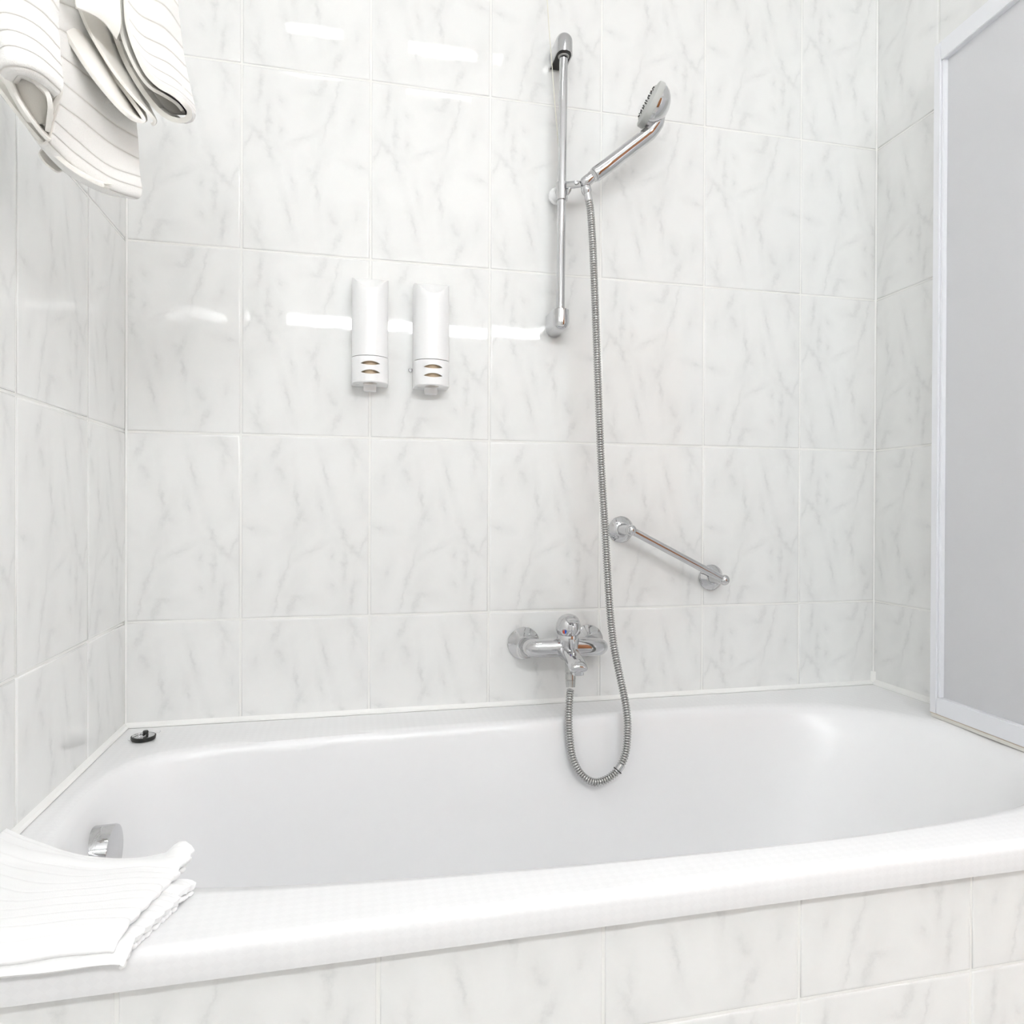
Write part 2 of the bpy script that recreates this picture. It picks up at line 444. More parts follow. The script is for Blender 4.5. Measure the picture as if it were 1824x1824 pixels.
lay_tiles(wr_, [-y for y in ry], lz, (W, 0, 0), (0, -1, 0), (-1, 0, 0), 3, [[0], [0], [1, 0], [1, 0], [0, 1], [0, 1], [1, 0]], skip=lambda y, z: y < 0.70 and z < 0.42)
wall('wall_front', (-0.12, YF - 0.12, 0), (XR + 0.12, YF, H), PAINT)
wall('wall_side', (XR, YF, 0), (XR + 0.12, 0, H), PAINT)
wall('floor', (-0.12, YF - 0.12, -0.1), (XR + 0.12, 0.12, 0), FLOORM)
wall('ceiling', (-0.12, YF - 0.12, H), (XR + 0.12, 0.12, H + 0.1), CEIL)

# door behind the viewer (only seen mirrored in the chrome)
dr = empty('door_1', (2.05, YF, 0), None, None); tag(dr, kind='structure')
box('door_leaf', (1.62, YF + 0.002, 0.005), (2.48, YF + 0.045, 2.02), WOOD, dr, 0.004)
for a, b in (((1.54, YF + 0.002, 0), (1.62, YF + 0.06, 2.10)), ((2.48, YF + 0.002, 0), (2.56, YF + 0.06, 2.10)), ((1.62, YF + 0.002, 2.02), (2.48, YF + 0.06, 2.10))):
    box('door_frame', a, b, WOOD, dr, 0.004)
lathe('door_handle', (1.69, YF + 0.045, 1.05), (0, 1, 0), [(0, 0.012), (0.03, 0.010), (0.035, 0.024), (0.06, 0.022), (0.066, 0)], CHROME, dr)

# lamps (outside the frame; square one is added fill, others show in the glaze)
lamp = empty('wall_lamp', (0.74, YF, 2.0), 'long white strip lamp mirrored as a bright band in the wall tiles', 'lamp')
box('lamp_housing', (0.03, YF + 0.001, 1.965), (1.475, YF + 0.035, 2.055), FRAMEW, lamp, 0.004)
box('lamp_diffuser', (0.035, YF + 0.035, 1.975), (1.47, YF + 0.05, 2.037), LIT, lamp, 0.005)
for k, (x, y, wx, wy) in enumerate(((0.30, -0.915, 0.11, 0.032), (0.715, -0.925, 0.145, 0.036))):
    lab = ('small white ceiling lamp nearest the left wall', 'small white ceiling lamp in the middle of the ceiling')[k]
    cl = empty('ceiling_lamp', (x, y, H), lab, 'lamp')
    box('lamp_rim', (x - wx - 0.012, y - wy - 0.012, H - 0.012), (x + wx + 0.012, y + wy + 0.012, H - 0.0005), FRAMEW, cl, 0.003)
    box('lamp_diffuser', (x - wx, y - wy, H - 0.016), (x + wx, y + wy, H - 0.0115), LITS, cl, 0.002)
for lab, x, y, q, mm in (('added square white fill light on the ceiling beyond the right partition', 2.42, -1.05, 0.22, LITA),):  # unseen fill light, added where the tiles do not mirror it
    cl = empty('ceiling_lamp', (x, y, H), lab, 'lamp')
    box('lamp_rim', (x - q - 0.012, y - q - 0.012, H - 0.012), (x + q + 0.012, y + q + 0.012, H - 0.0005), FRAMEW, cl, 0.003)
    box('lamp_diffuser', (x - q, y - q, H - 0.016), (x + q, y + q, H - 0.0115), mm, cl, 0.002)
# added glowing fill panel, window-shaped, on the side wall outside the frame
wn = empty('fill_panel_1', (XR, -1.55, 1.0), None, None); tag(wn, kind='structure')
box('fill_panel_face', (XR - 0.012, -2.2, 0.75), (XR - 0.004, -0.9, 2.05), LITP, wn)
for a, b in (((XR - 0.03, -2.26, 0.69), (XR - 0.001, -0.84, 0.75)), ((XR - 0.03, -2.26, 2.05), (XR - 0.001, -0.84, 2.11)), ((XR - 0.03, -2.26, 0.75), (XR - 0.001, -2.2, 2.05)), ((XR - 0.03, -0.9, 0.75), (XR - 0.001, -0.84, 2.05))):
    box('fill_panel_frame', a, b, FRAMEW, wn, 0.003)

# ------------------------------------------------------------------ bath
NT = 144
E_ = [(0.036, -0.36), (0.041, -0.27), (0.072, -0.190), (0.14, -0.150), (0.26, -0.136), (0.513, -0.122), (0.80, -0.112), (1.06, -0.100), (1.26, -0.112),
      (1.385, -0.138), (1.456, -0.178), (1.508, -0.233), (1.540, -0.295), (1.553, -0.37), (1.545, -0.45), (1.515, -0.53), (1.45, -0.598), (1.35, -0.640), (1.2, -0.662),
      (0.988, -0.672), (0.665, -0.664), (0.402, -0.645), (0.24, -0.620), (0.12, -0.575), (0.055, -0.48)]
F_ = [(0.17, -0.36), (0.18, -0.28), (0.22, -0.235), (0.30, -0.215), (0.5, -0.205), (0.8, -0.20), (1.0, -0.20), (1.10, -0.225),
      (1.15, -0.28), (1.165, -0.36), (1.15, -0.45), (1.10, -0.52), (1.0, -0.555), (0.8, -0.565), (0.5, -0.56), (0.30, -0.54), (0.22, -0.50), (0.18, -0.44)]
eo = resample(catmull([(x, y, 0) for x, y in E_], 12, True), NT, True)
fo = resample(catmull([(x, y, 0) for x, y in F_], 12, True), NT, True)
X0, X1, Y0, Y1 = 0.0005, W - 0.0005, -0.7325, -0.0005
cx_, cy_ = 0.80, -0.37


def rect_loop(ins, fr=None):
    """points on the inset rectangle in the direction of each rim point, corners snapped"""
    out = []
    x0, x1, y0, y1 = X0 + ins, X1 - ins, Y0 + ins, Y1 - ins
    for p in eo:
        dx, dy = p.x - cx_, p.y - cy_
        t = min(((x1 if dx > 0 else x0) - cx_) / dx if abs(dx) > 1e-9 else 1e9, ((y1 if dy > 0 else y0) - cy_) / dy if abs(dy) > 1e-9 else 1e9)
        out.append(Vector((cx_ + dx * t, cy_ + dy * t, 0)))
    for c in ((x0, y0), (x0, y1), (x1, y0), (x1, y1)):
        k = min(range(NT), key=lambda i: (rect_base[i] - Vector((c[0], c[1], 0))).length if rect_base else (out[i] - Vector((c[0], c[1], 0))).length)
        out[k] = Vector((c[0], c[1], 0))
    return out


rect_base = None
rect_base = rect_loop(0)
loops = []
for ins, z in ((0.02, -0.036), (0.0006, -0.0355), (0.0, -0.0345), (0.0, -0.0130), (0.0, -0.0110), (0.0010, -0.0065), (0.0034, -0.0028), (0.0068, -0.0006), (0.0100, 0.0), (0.013, 0.0)):
    loops.append([Vector((p.x, p.y, RIM + z)) for p in rect_loop(ins)])
rb = rect_loop(0.013)
for t in (0.5, 0.86):
    loops.append([Vector((a.x + (b.x - a.x) * t, a.y + (b.y - a.y) * t, RIM)) for a, b in zip(rb, eo)])
for t, z in ((-0.0, -0.0012), (0.06, -0.008), (0.10, -0.020), (0.16, -0.05), (0.27, -0.12), (0.42, -0.21), (0.58, -0.295), (0.72, -0.352), (0.86, -0.385), (1.0, -0.398)):
    loops.append([Vector((a.x + (b.x - a.x) * t, a.y + (b.y - a.y) * t, RIM + z)) for a, b in zip(eo, fo)])
for s in (0.7, 0.35):
    loops.append([Vector((0.62 + (b.x - 0.62) * s, -0.38 + (b.y + 0.38) * s, RIM - 0.400 - 0.004 * (1 - s))) for b in fo])
bm = bmesh.new(); rings = [[bm.verts.new(p) for p in lp] for lp in loops]
for a, b in zip(rings, rings[1:]):
    for k in range(NT): bm.faces.new((a[k], a[(k + 1) % NT], b[(k + 1) % NT], b[k]))
cv = bm.verts.new((0.62, -0.38, RIM - 0.404))
for k in range(NT): bm.faces.new((rings[-1][k], rings[-1][(k + 1) % NT], cv))
# rounded front corner columns do not show: both ends are walled in
tub = empty('bathtub', (0.82, -0.37, 0.13), 'white enamel built-in bathtub with wide rim, filling the alcove between the tiled walls', 'bathtub')
shell = mesh_obj('tub_shell', bm, ENAM, tub, smooth=True)
shell.data.set_sharp_from_angle(angle=math.radians(50))
# overflow control knob and drain
kx, ky, kz = 0.0365, -0.335, 0.4855
kn = lathe('overflow_knob', (kx - 0.012, ky, kz), (1, 0, 0.0), [(0, 0.030), (0.018, 0.030), (0.019, 0.0390), (0.0575, 0.0400), (0.0595, 0.0390), (0.060, 0.0375), (0.060, 0)], CHROME, tub, n=64, auto=30)
kn['label'] = 'round chrome overflow knob'
lathe('drain_ring', (0.30, -0.38, RIM - 0.403), (0, 0, 1), [(0, 0.036), (0.004, 0.034), (0.004, 0.022), (0.001, 0.020), (0.001, 0)], CHROME, tub, n=32)

# front panel: tiled apron under the rim
YT = -0.712
ap = empty('tiled_apron', (0.82, YT, 0), 'marble-look tiled front panel below the white bath rim', 'bath panel')
box('grout_bed', (0.0005, YT + GD, 0.0), (W, YT + 0.04, RIM - 0.037), GROUT, ap)
ax_ = [0.0] + [0.200 + WT * k for k in range(6)] + [W]
az_ = [0.0, 0.043, 0.403, RIM - 0.0365]
lay_tiles(ap, ax_, az_, (0, YT, 0), (1, 0, 0), (0, -1, 0), 5, [[1] * 7, [1] * 7, [0, 0, 1, 1, 0, 0, 1]])

# silicone joints
tri = [(0, 0), (0.0075, 0), (0.0035, 0.003), (0, 0.0085)]


def seal(name, o, au, av, az, ln, prof=tri):
    bm = bmesh.new(); prism_bm(bm, prof, o, au, av, az, ln)
    t = mesh_obj(name, bm, SIL, smooth=False); tag(t, kind='structure'); return t


seal('trim_1', (0.0, -0.0, RIM), (0, -1, 0), (0, 0, 1), (1, 0, 0), W)
seal('trim_2', (0.0, 0.0, RIM), (1, 0, 0), (0, 0, 1), (0, -1, 0), 0.73)
seal('trim_3', (W, 0.0, RIM), (-1, 0, 0), (0, 0, 1), (0, -1, 0), 0.73, [(0, 0), (0.009, 0), (0.004, 0.004), (0, 0.011)])
seal('trim_4', (W, 0.0, RIM), (-1, 0, 0), (0, -1, 0), (0, 0, 1), 0.03, [(0, 0), (0.008, 0), (0, 0.008)])
seal('trim_5', (W, 0.0, RIM + 0.03), (-1, 0, 0), (0, -1, 0), (0, 0, 1), H - RIM - 0.03, [(0, 0), (0.003, 0), (0, 0.003)])
seal('trim_6', (0, 0.0, RIM), (1, 0, 0), (0, -1, 0), (0, 0, 1), H - RIM, [(0, 0), (0.003, 0), (0, 0.003)])

# ------------------------------------------------------------------ plug
px_, py_ = 0.054, -0.083
pg = empty('bath_plug', (px_, py_, RIM), 'black rubber bath plug with metal ring lying on the rim in the left corner', 'plug')
tl = Vector((0.0, 0.0, 1)).normalized()
lathe('plug_disc', (px_, py_, RIM), tl, [(0, 0.0175), (0.0012, 0.0195), (0.007, 0.0205), (0.0078, 0.0198), (0.0078, 0.0185)], BLACK, pg, n=40)
lathe('plug_face', (px_, py_, RIM + 0.0070), tl, [(0, 0.0186), (0.0009, 0.0183), (0.0011, 0)], CHROME, pg, n=40)
lathe('plug_knob', (px_ + 0.003, py_ + 0.002, RIM + 0.0078), tl, [(0, 0.0048), (0.004, 0.0044), (0.006, 0.0050), (0.0078, 0.0038), (0.0082, 0)], BLACK, pg, n=20)
ringp = [(px_ - 0.006 + 0.0105 * math.cos(t), py_ - 0.003 + 0.0095 * math.sin(t), RIM + 0.0092 + 0.0006 * math.sin(3 * t)) for t in [2 * pi * k / 40 for k in range(41)]]
tube('pull_ring', ringp, 0.0008, CHROME, pg, n=8, cap=False)
tube('wire_end', [(px_ - 0.0235, py_ - 0.006, RIM + 0.003), (px_ - 0.019, py_ - 0.004, RIM + 0.0035)], 0.0008, CHROME, pg, n=6)
tube('wire_end', [(px_ + 0.018, py_ + 0.006, RIM + 0.0085), (px_ + 0.024, py_ + 0.008, RIM + 0.0090), (px_ + 0.026, py_ + 0.009, RIM + 0.0115)], 0.0007, CHROME, pg, n=6)

# ------------------------------------------------------------------ soap dispensers


def dispenser(x, zt_, label, first):
    """x centre, zt_ height of the side corners of the sloped top"""
    hw, dp, hb = 0.0348, 0.064, 0.052          # half width, depth, height of the lower collar
    zb = zt_ - 0.2115
    d = empty('soap_dispenser', (x, 0, zb), label, 'soap dispenser', 'wall dispensers')

    def outline(s, grow=0.0, n=36):
        P = []
        for k in range(n + 1):
            a = pi * k / n
            P.append((-(hw + grow) * math.cos(a) * 1.0, -0.034 - (dp + grow - 0.034) * math.sin(a)))
        P += [(hw + grow, -0.0005), (-(hw + grow), -0.0005)]
        return P
    # upper shell with sloped convex top
    o = outline(0)
    bm = bmesh.new(); n = len(o)

    def ztop_(px, py):
        t = min(max(-py / dp, 0), 1); u = (px / hw) ** 2
        return zt_ + 0.013 * (1 - u) * (1 - t) - 0.032 * t * (1 - 0.7 * u)
    rg = []
    for q in (0.0, 0.9, 1.0):
        rg.append([bm.verts.new((x + a, b, (zb + hb + 0.0006) * (1 - q) + ztop_(a, b) * q - (0.0 if q == 1 else 0.001))) for a, b in o])
    rg[2] = rg[2]
    for s in (0.985, 0.9, 0.6, 0.3):
        rg.append([bm.verts.new((x + a * s, -0.03 + (b + 0.03) * s, ztop_(a * s, -0.03 + (b + 0.03) * s) + (0.0008 if s < 0.99 else 0.0006))) for a, b in o])
    for a, b in zip(rg, rg[1:]):
        for k in range(n): bm.faces.new((a[k], a[(k + 1) % n], b[(k + 1) % n], b[k]))
    bm.faces.new(rg[-1]); bm.faces.new(rg[0])
    mesh_obj('dispenser_body', bm, PLAST, d, autosmooth=40)
    # lower collar: a hollow cup with two lens-shaped windows, cut with boolean
    o2 = outline(0, 0.0006); oi = outline(0, -0.0030)
    bm = bmesh.new()
    z0, z1 = zb, zb + hb - 0.0018
    A = [bm.verts.new((x + a, b, z0 + 0.0015)) for a, b in o2]; A0 = [bm.verts.new((x + a * 0.97, b * 0.975, z0)) for a, b in o2]
    B = [bm.verts.new((x + a, b, z1)) for a, b in o2]
    Ci = [bm.verts.new((x + a, b if b < -0.002 else -0.003, z1)) for a, b in oi]; D = [bm.verts.new((x + a, b if b < -0.002 else -0.003, z0 + 0.004)) for a, b in oi]
    for P_, Q_ in ((A0, A), (A, B), (B, Ci), (Ci, D)):
        for k in range(n): bm.faces.new((P_[k], P_[(k + 1) % n], Q_[(k + 1) % n], Q_[k]))
    bm.faces.new(A0); bm.faces.new(D)
    col = mesh_obj('dispenser_collar', bm, PLAST, d, autosmooth=40)
    cb = bmesh.new()
    for zc in (z0 + 0.0375, z0 + 0.0205):
        pr = []
        for k in range(25):
            a = -1 + 2 * k / 24; pr.append((0.0185 * a, 0.0050 * (1 - a * a) ** 0.9 - 0.0020))
        for k in range(1, 24):
            a = 1 - 2 * k / 24; pr.append((0.0185 * a, -0.0020 - 0.0034 * (1 - a * a)))
        prism_bm(cb, pr, (x, -0.045, zc), (1, 0, 0), (0, 0, 1), (0, -1, 0), 0.05)
    lathe_bm(cb, (x, -0.043, z0 - 0.01), (0, 0, 1), [(0, 0.0135), (0.03, 0.0135)], 32)
    box_bm(cb, (x - 0.028, -0.030, z0 - 0.01), (x - 0.021, -0.026, z0 + 0.02))
    bmesh.ops.recalc_face_normals(cb, faces=cb.faces)
    me = bpy.data.meshes.new('c'); cb.to_mesh(me); cb.free(); co = bpy.data.objects.new('c', me); C.objects.link(co)
    md = col.modifiers.new('b', 'BOOLEAN'); md.operation = 'DIFFERENCE'; md.object = co; md.solver = 'EXACT'
    bpy.context.view_layer.update()
    dg = bpy.context.evaluated_depsgraph_get()
    nm = bpy.data.meshes.new_from_object(col.evaluated_get(dg)); col.modifiers.clear(); col.data = nm
    nm.set_sharp_from_angle(angle=math.radians(40))
    bpy.data.objects.remove(co)
    # cream inner pump seen through the windows
    lathe('pump_core', (x, -0.034, z0 + 0.006), (0, 0, 1), [(0, 0.0235), (0.042, 0.0235)], PLASTIN, d, n=32)
    bx = box('push_tab', (x - 0.013, -0.026, z0 - 0.012), (x + 0.013, -0.012, z0 + 0.003), PLAST, d, 0.002)
    return d


dispenser(0.4495, 1.4415, 'white wall soap dispenser further left, with tiny blue print on its right side', True)
dispenser(0.5710, 1.4405, 'white wall soap dispenser further right, beside a small screw head', False)
# tiny print on the right flank of the left dispenser
dsp = [o for o in C.objects if o.name == 'soap_dispenser'][0]
bm = bmesh.new()
zz = 1.390; rp = random.Random(3)
for ln, cnt in ((0.0018, 16), (0.0035, 2), (0.0025, 2), (0.0028, 2)):
    for k in range(cnt):
        yy = -0.026 - rp.uniform(0, 0.003)
        box_bm(bm, (0.4495 + 0.0340, yy - 0.0022, zz - ln), (0.4495 + 0.03500, yy, zz))
        zz -= ln + 0.0010
    zz -= 0.0045
pr_ = mesh_obj('side_print', bm, INK, dsp, smooth=False); pr_['label'] = 'tiny blue printed text running up the side'
sw = empty('wall_screw', (0.5310, 0, 1.268), 'small round chrome screw head in the wall left of the second dispenser', 'screw')
lathe('screw_head', (0.5310, 0.001, 1.268), (0, -1, 0), [(0, 0.0042), (0.003, 0.0042), (0.0045, 0.0030), (0.0045, 0.0016), (0.0030, 0.0014), (0.0030, 0)], CHROME, sw, n=20)

# ------------------------------------------------------------------ shower rail
RYy = -0.050
xt, zt2 = 0.8325, 1.955
rail = empty('shower_rail', (0.832, 0, 1.38), 'vertical chrome shower rail with rounded end brackets on the back wall', 'shower rail')
rt = pt(1004, 92, 1, RYy); rbm = pt(998, 560, 1, RYy)
tube('rail_tube', [rbm, rt], 0.0088, CHROME, rail, n=32)


def bracket(p, up, zc):
    """bracket reaching from the wall over the rail end: U-shaped in plan, domed at the closed end (up=+1: on top)"""
    hw, st, dep = 0.0178, 0.026, 0.070

    def ring(y, r):
        P = [(r, 0), (r, st)] + [(r * math.cos(a), st + (hw if r == hw else r) * math.sin(a)) for a in [pi * k / 20 for k in range(1, 20)]] + [(-r, st), (-r, 0)]
        return [bm.verts.new((p.x + u, y, zc + up * v)) for u, v in P]
    bm = bmesh.new()
    rg = [ring(-0.0005, hw), ring(-(dep - hw) * 0.5, hw)] + [ring(-(dep - hw) - hw * math.sin(a), max(hw * math.cos(a), 0.0004)) for a in [pi / 2 * k / 12 for k in range(13)]]
    n = len(rg[0])
    for a, b in zip(rg, rg[1:]):
        for k in range(n): bm.faces.new((a[k], a[(k + 1) % n], b[(k + 1) % n], b[k]))
    bm.faces.new(rg[0]); bm.faces.new(rg[-1])
    b = mesh_obj('end_bracket', bm, CHROME, rail, autosmooth=50)
    # dark open socket side
    iw = 0.0150
    pr = [(-iw, 0.003), (iw, 0.003), (iw, 0.0522)] + [(iw * math.cos(a), 0.0522 + iw * math.sin(a)) for a in [pi * k / 12 for k in range(1, 12)]] + [(-iw, 0.0522)]
    bm = bmesh.new(); prism_bm(bm, pr, (p.x, -0.0005, zc - up * 0.0012), (1, 0, 0), (0, -1, 0), (0, 0, up), 0.002)
    mesh_obj('socket', bm, BLACK, b, smooth=False)
    if up > 0:
        lathe('collar', (p.x, RYy, zc - 0.003), (0, 0, 1), [(0, 0.0112), (0.004, 0.0118)], GREYPL, b, n=24)
    return b


bt = pt(1006, 100, 1, RYy)
bracket(rt, 1, bt.z)
bb_ = pt(999, 552, 1, RYy)
bracket(rbm, -1, bb_.z - 0.002)

# slider with white knob
sl = empty('shower_slider', (0.832, RYy, 1.66), 'chrome sliding holder clamped on the shower rail with a white knob', 'shower holder')
s0 = pt(1001, 357, 1, RYy); s1 = pt(1001, 326, 1, RYy)
lathe('sleeve', s0, (s1 - s0), [(0, 0.0098), (0.0, 0.0118), ((s1 - s0).length, 0.0118), ((s1 - s0).length, 0.0098)], CHROME, sl, n=32)
kc = pt(993, 348, 1, -0.022)
kp = [(0, 0.010), (0.002, 0.0165), (0.008, 0.0175), (0.014, 0.0165), (0.016, 0.012), (0.024, 0.008)]
bm = bmesh.new(); lathe_bm(bm, (kc.x, -0.010, kc.z), (0, -1, 0), kp, 36)
for v in bm.verts:
    r = Vector((v.co.x - kc.x, 0, v.co.z - kc.z))
    a = math.atan2(r.z, r.x)
    if r.length > 0.015: v.co += r.normalized() * (0.0005 if int(round(a / (2 * pi) * 36)) % 2 else -0.0005)
kb = mesh_obj('adjust_knob', bm, PLAST, sl, autosmooth=60); kb['label'] = 'white ribbed plastic adjusting knob behind the rail'
# arm of the slider to the handset joint
a0 = pt(1010, 330, 1, -0.062); a1 = pt(1036, 328, 1, -0.080)
tube('clamp_arm', [a0, a0.lerp(a1, 0.5), a1], [(0.0045, 0.0075), (0.0045, 0.0080), (0.0045, 0.0065)], CHROME, sl, n=16, up0=(0, 0, 1), auto=60)
bp_ = pt(1026, 326, 1, -0.078)
lathe('pivot_screw', bp_, (-0.2, -1, 0), [(0, 0.0040), (0.004, 0.0040), (0.0045, 0.0030), (0.0045, 0.0015), (0.0035, 0.0012), (0.0035, 0)], CHROME, sl, n=18)
lathe('tension_screw', pt(1013, 341, 1, -0.062), (0.3, -0.2, 1), [(-0.007, 0.002), (0, 0.0045), (0.016, 0.0042), (0.018, 0.003), (0.018, 0)], CHROME, sl, n=18)

# ------------------------------------------------------------------ hand shower
hs = empty('hand_shower', (0.88, -0.09, 1.65), 'chrome hand shower with grey spray face, held tilted by the rail slider', 'shower head')
JY = -0.088
h0 = pt(1041, 326, 1, JY); h1 = pt(1056, 314, 1, JY - 0.004); h2 = pt(1062, 309, 1, JY - 0.006)
ax1 = (h2 - h0).normalized()
tube('swivel_joint', [h0 - ax1 * 0.006, h0, h0.lerp(h1, 0.5), h1], [0.008, 0.0112, 0.0115, 0.0105], CHROME, hs, n=24)
lathe('hex_nut', h1 - ax1 * 0.004, ax1, [(0, 0.0105), (0.001, 0.0125), (0.012, 0.0136), (0.013, 0.0120)], CHROME, hs, n=8, auto=20)
hp = [pt(1059, 312, 1, -0.095), pt(1085, 293, 1, -0.100), pt(1120, 266, 1, -0.106), pt(1150, 243, 1, -0.112), pt(1161, 233, 1, -0.115), pt(1172, 216, 1, -0.119), pt(1179, 196, 1, -0.122)]
hc = catmull(hp, 6)
rr = []
for i in range(len(hc)):
    t = i / (len(hc) - 1)
    rr.append((0.0150 + 0.0008 * math.sin(min(t * 1.5, 1) * pi / 2), 0.0150 - 0.0006 * t))
rr[0] = (0.0138, 0.0138)
for k_ in range(1, 8): rr[-k_] = (0.0158 - 0.0006 * (8 - k_), 0.0144 - 0.0009 * (8 - k_))
tube('handle', hc, rr, CHROME, hs, n=32, auto=70)
# head: shell of revolution around the spray normal
hcn = pt(1163, 189, 1, -0.122)
vw = (hcn - CAM).normalized()
mm_ = (-0.86 * RX + 0.51 * Vector((0, 0, 1))); mm_ = (mm_ - vw * mm_.dot(vw)).normalized()
nrm = (mm_ * 0.997 - vw * 0.07).normalized()
lathe('head_shell', hcn, -nrm, [(-0.004, 0.0430), (0.000, 0.0435), (0.007, 0.0422), (0.014, 0.0388), (0.021, 0.0325), (0.027, 0.0235), (0.031, 0.013), (0.032, 0)], CHROME, hs, n=48, auto=80)
fr_ = lathe('face_ring', hcn, nrm, [(-0.003, 0.0436), (0.000, 0.0452), (0.0095, 0.0445), (0.0115, 0.0410), (0.0125, 0.0350), (0.0152, 0.0325), (0.0160, 0)], GREYPL, hs, n=48, auto=40)
fr_['label'] = 'grey plastic spray face'
bm = bmesh.new(); fx, fy, fz = frame_from(nrm)
for rr_, cnt in ((0.029, 18), (0.021, 12), (0.012, 8)):
    for k in range(cnt):
        a = 2 * pi * k / cnt
        lathe_bm(bm, hcn + nrm * 0.0150 + fx * rr_ * math.cos(a) + fy * rr_ * math.sin(a), nrm, [(0, 0.0014), (0.0022, 0.0011), (0.0022, 0)], 8)
nz = mesh_obj('spray_nozzles', bm, BLACK, fr_); nz['kind'] = 'stuff'
# hose joint below swivel
q0 = pt(1043, 331, 1, JY); q1 = pt(1046, 347, 1, JY)
lathe('hose_nut', q0, (q1 - q0), [(0, 0.0075), (0.003, 0.0102), (0.012, 0.0106), (0.0165, 0.0088), (0.0165, 0)], CHROME, hs, n=28)

# ------------------------------------------------------------------ hose
hose = empty('shower_hose', (0.93, -0.13, 0.45), 'grey ribbed metal shower hose looping from hand shower down to the tap', 'hose')
hpx = [(1046.5, 344, -0.089), (1049, 358, -0.090), (1052, 378, -0.092), (1056, 440, -0.098), (1060, 540, -0.104), (1065, 680, -0.110), (1071, 830, -0.116), (1078, 950, -0.120), (1085, 1070, -0.124), (1092, 1140, -0.127),
       (1101, 1190, -0.131), (1110, 1232, -0.137), (1116, 1265, -0.142), (1118, 1300, -0.147), (1114, 1342, -0.152), (1101, 1371, -0.155), (1080, 1388, -0.155), (1058, 1393, -0.154), (1036, 1380, -0.150), (1021, 1352, -0.144),
       (1015, 1318, -0.136), (1013, 1285, -0.127), (1014, 1250, -0.116), (1016, 1228, -0.106)]
hpts = [pt(u, v, 1, y) for u, v, y in hpx]
hc = catmull(hpts, 16)
tot = sum((b - a).length for a, b in zip(hc, hc[1:]))
PITCH = 0.0050
per = 4
nr = int(tot / PITCH) * per
hr = resample(hc, nr)
rads = [0.0066 + (0.0009, 0.0011, 0.0009, -0.0016)[i % per] for i in range(nr)]
tube('hose_spiral', hr, rads, BRUSH, hose, n=10, auto=80)
tube('hose_end_sleeve', [hpts[0], hpts[1]], 0.0078, CHROME, hose, n=20)
cI = min(range(nr), key=lambda i: (hr[i] - pt(1101, 1371, 1, -0.155)).length)
tg = (hr[cI + 4] - hr[cI - 4]).normalized()
lathe('hose_ferrule', hr[cI] - tg * 0.012, tg, [(0, 0.0078), (0.014, 0.0078), (0.0145, 0.0088), (0.0165, 0.0088), (0.0165, 0.007)], CHROME, hose, n=24)
lathe('dark_ring', hr[cI] + tg * 0.0005, tg, [(0, 0.0086), (0.0, 0.0093), (0.0022, 0.0093), (0.0022, 0.0086)], BLACK, hose, n=24)

# ------------------------------------------------------------------ bath mixer tap
FZ = 0.7035; FY = -0.068
tap = empty('bath_tap', (0.845, 0, FZ), 'chrome single-lever bath mixer tap on the wall above the rim', 'tap')
for cx in (0.7715, 0.9150):
    lathe('rosette', (cx, 0.0, 0.7), (0, -1, 0), [(0, 0.0340), (0.003, 0.0345), (0.0045, 0.0330), (0.016, 0.0165), (0.020, 0.0150), (0.020, 0)], CHROME, tap, n=48, auto=45)
    lathe('inlet', (cx, -0.015, 0.7), (0, -1, 0), [(0, 0.0150), (0.030, 0.0150), (0.033, 0.0165), (0.052, 0.0165)], CHROME, tap, n=32)
# horizontal body: straight bar with a bend to the left inlet and a tapered right end
bc = catmull([(0.7700, -0.052, 0.7020), (0.7720, -0.066, 0.7025), (0.7850, -0.0735, 0.7030), (0.815, -0.0755, 0.7030), (0.845, -0.076, 0.7035), (0.880, -0.0745, 0.7020), (0.905, -0.071, 0.7000), (0.9230, -0.063, 0.6985), (0.9290, -0.052, 0.698)], 8)
rb_ = []
for i, p in enumerate(bc):
    t = i / (len(bc) - 1)
    r = 0.0155 + 0.0035 * math.sin(pi * t) ** 1.0
    if t > 0.80: r *= max(0.12, 1 - ((t - 0.80) / 0.21) ** 2.2 * 0.85)
    if t < 0.10: r *= 0.85 + 1.5 * t
    rb_.append((r, r * 1.04))
tube('tap_body', bc, rb_, CHROME, tap, n=40, up0=(0, 0, 1), auto=80)
# cartridge housing
lathe('cartridge_housing', (0.8455, -0.074, 0.690), (0.0, -0.16, 1), [(-0.012, 0.012), (0, 0.0235), (0.016, 0.0245), (0.032, 0.0230), (0.044, 0.0222), (0.046, 0.020)], CHROME, tap, n=40, auto=70)
# lever cap: egg-shaped dome with grip slot and tail
lv = lathe('lever', (0.8455, -0.082, 0.7310), (0.0, -0.10, 1), [(0, 0.0215), (0.003, 0.0245), (0.012, 0.0262), (0.022, 0.0250), (0.032, 0.0205), (0.038, 0.0140), (0.041, 0.0060), (0.0415, 0)], CHROME, tap, n=40, auto=80, sx=1.0, sy=0.95)
tube('lever_grip', catmull([(0.8455, -0.098, 0.7600), (0.8455, -0.108, 0.7640), (0.8455, -0.118, 0.7635), (0.8455, -0.123, 0.7600)], 5), [(0.0115, 0.0030)] * 8 + [(0.0120, 0.0032)] * 7 + [(0.009, 0.002)], CHROME, lv, n=20, up0=(0, 0, 1))
tube('lever_rib', catmull([(0.8475, -0.1040, 0.7570), (0.8480, -0.1085, 0.7460), (0.8475, -0.1065, 0.7340)], 5), [(0.0030, 0.0022)] * 11, CHROME, lv, n=12)
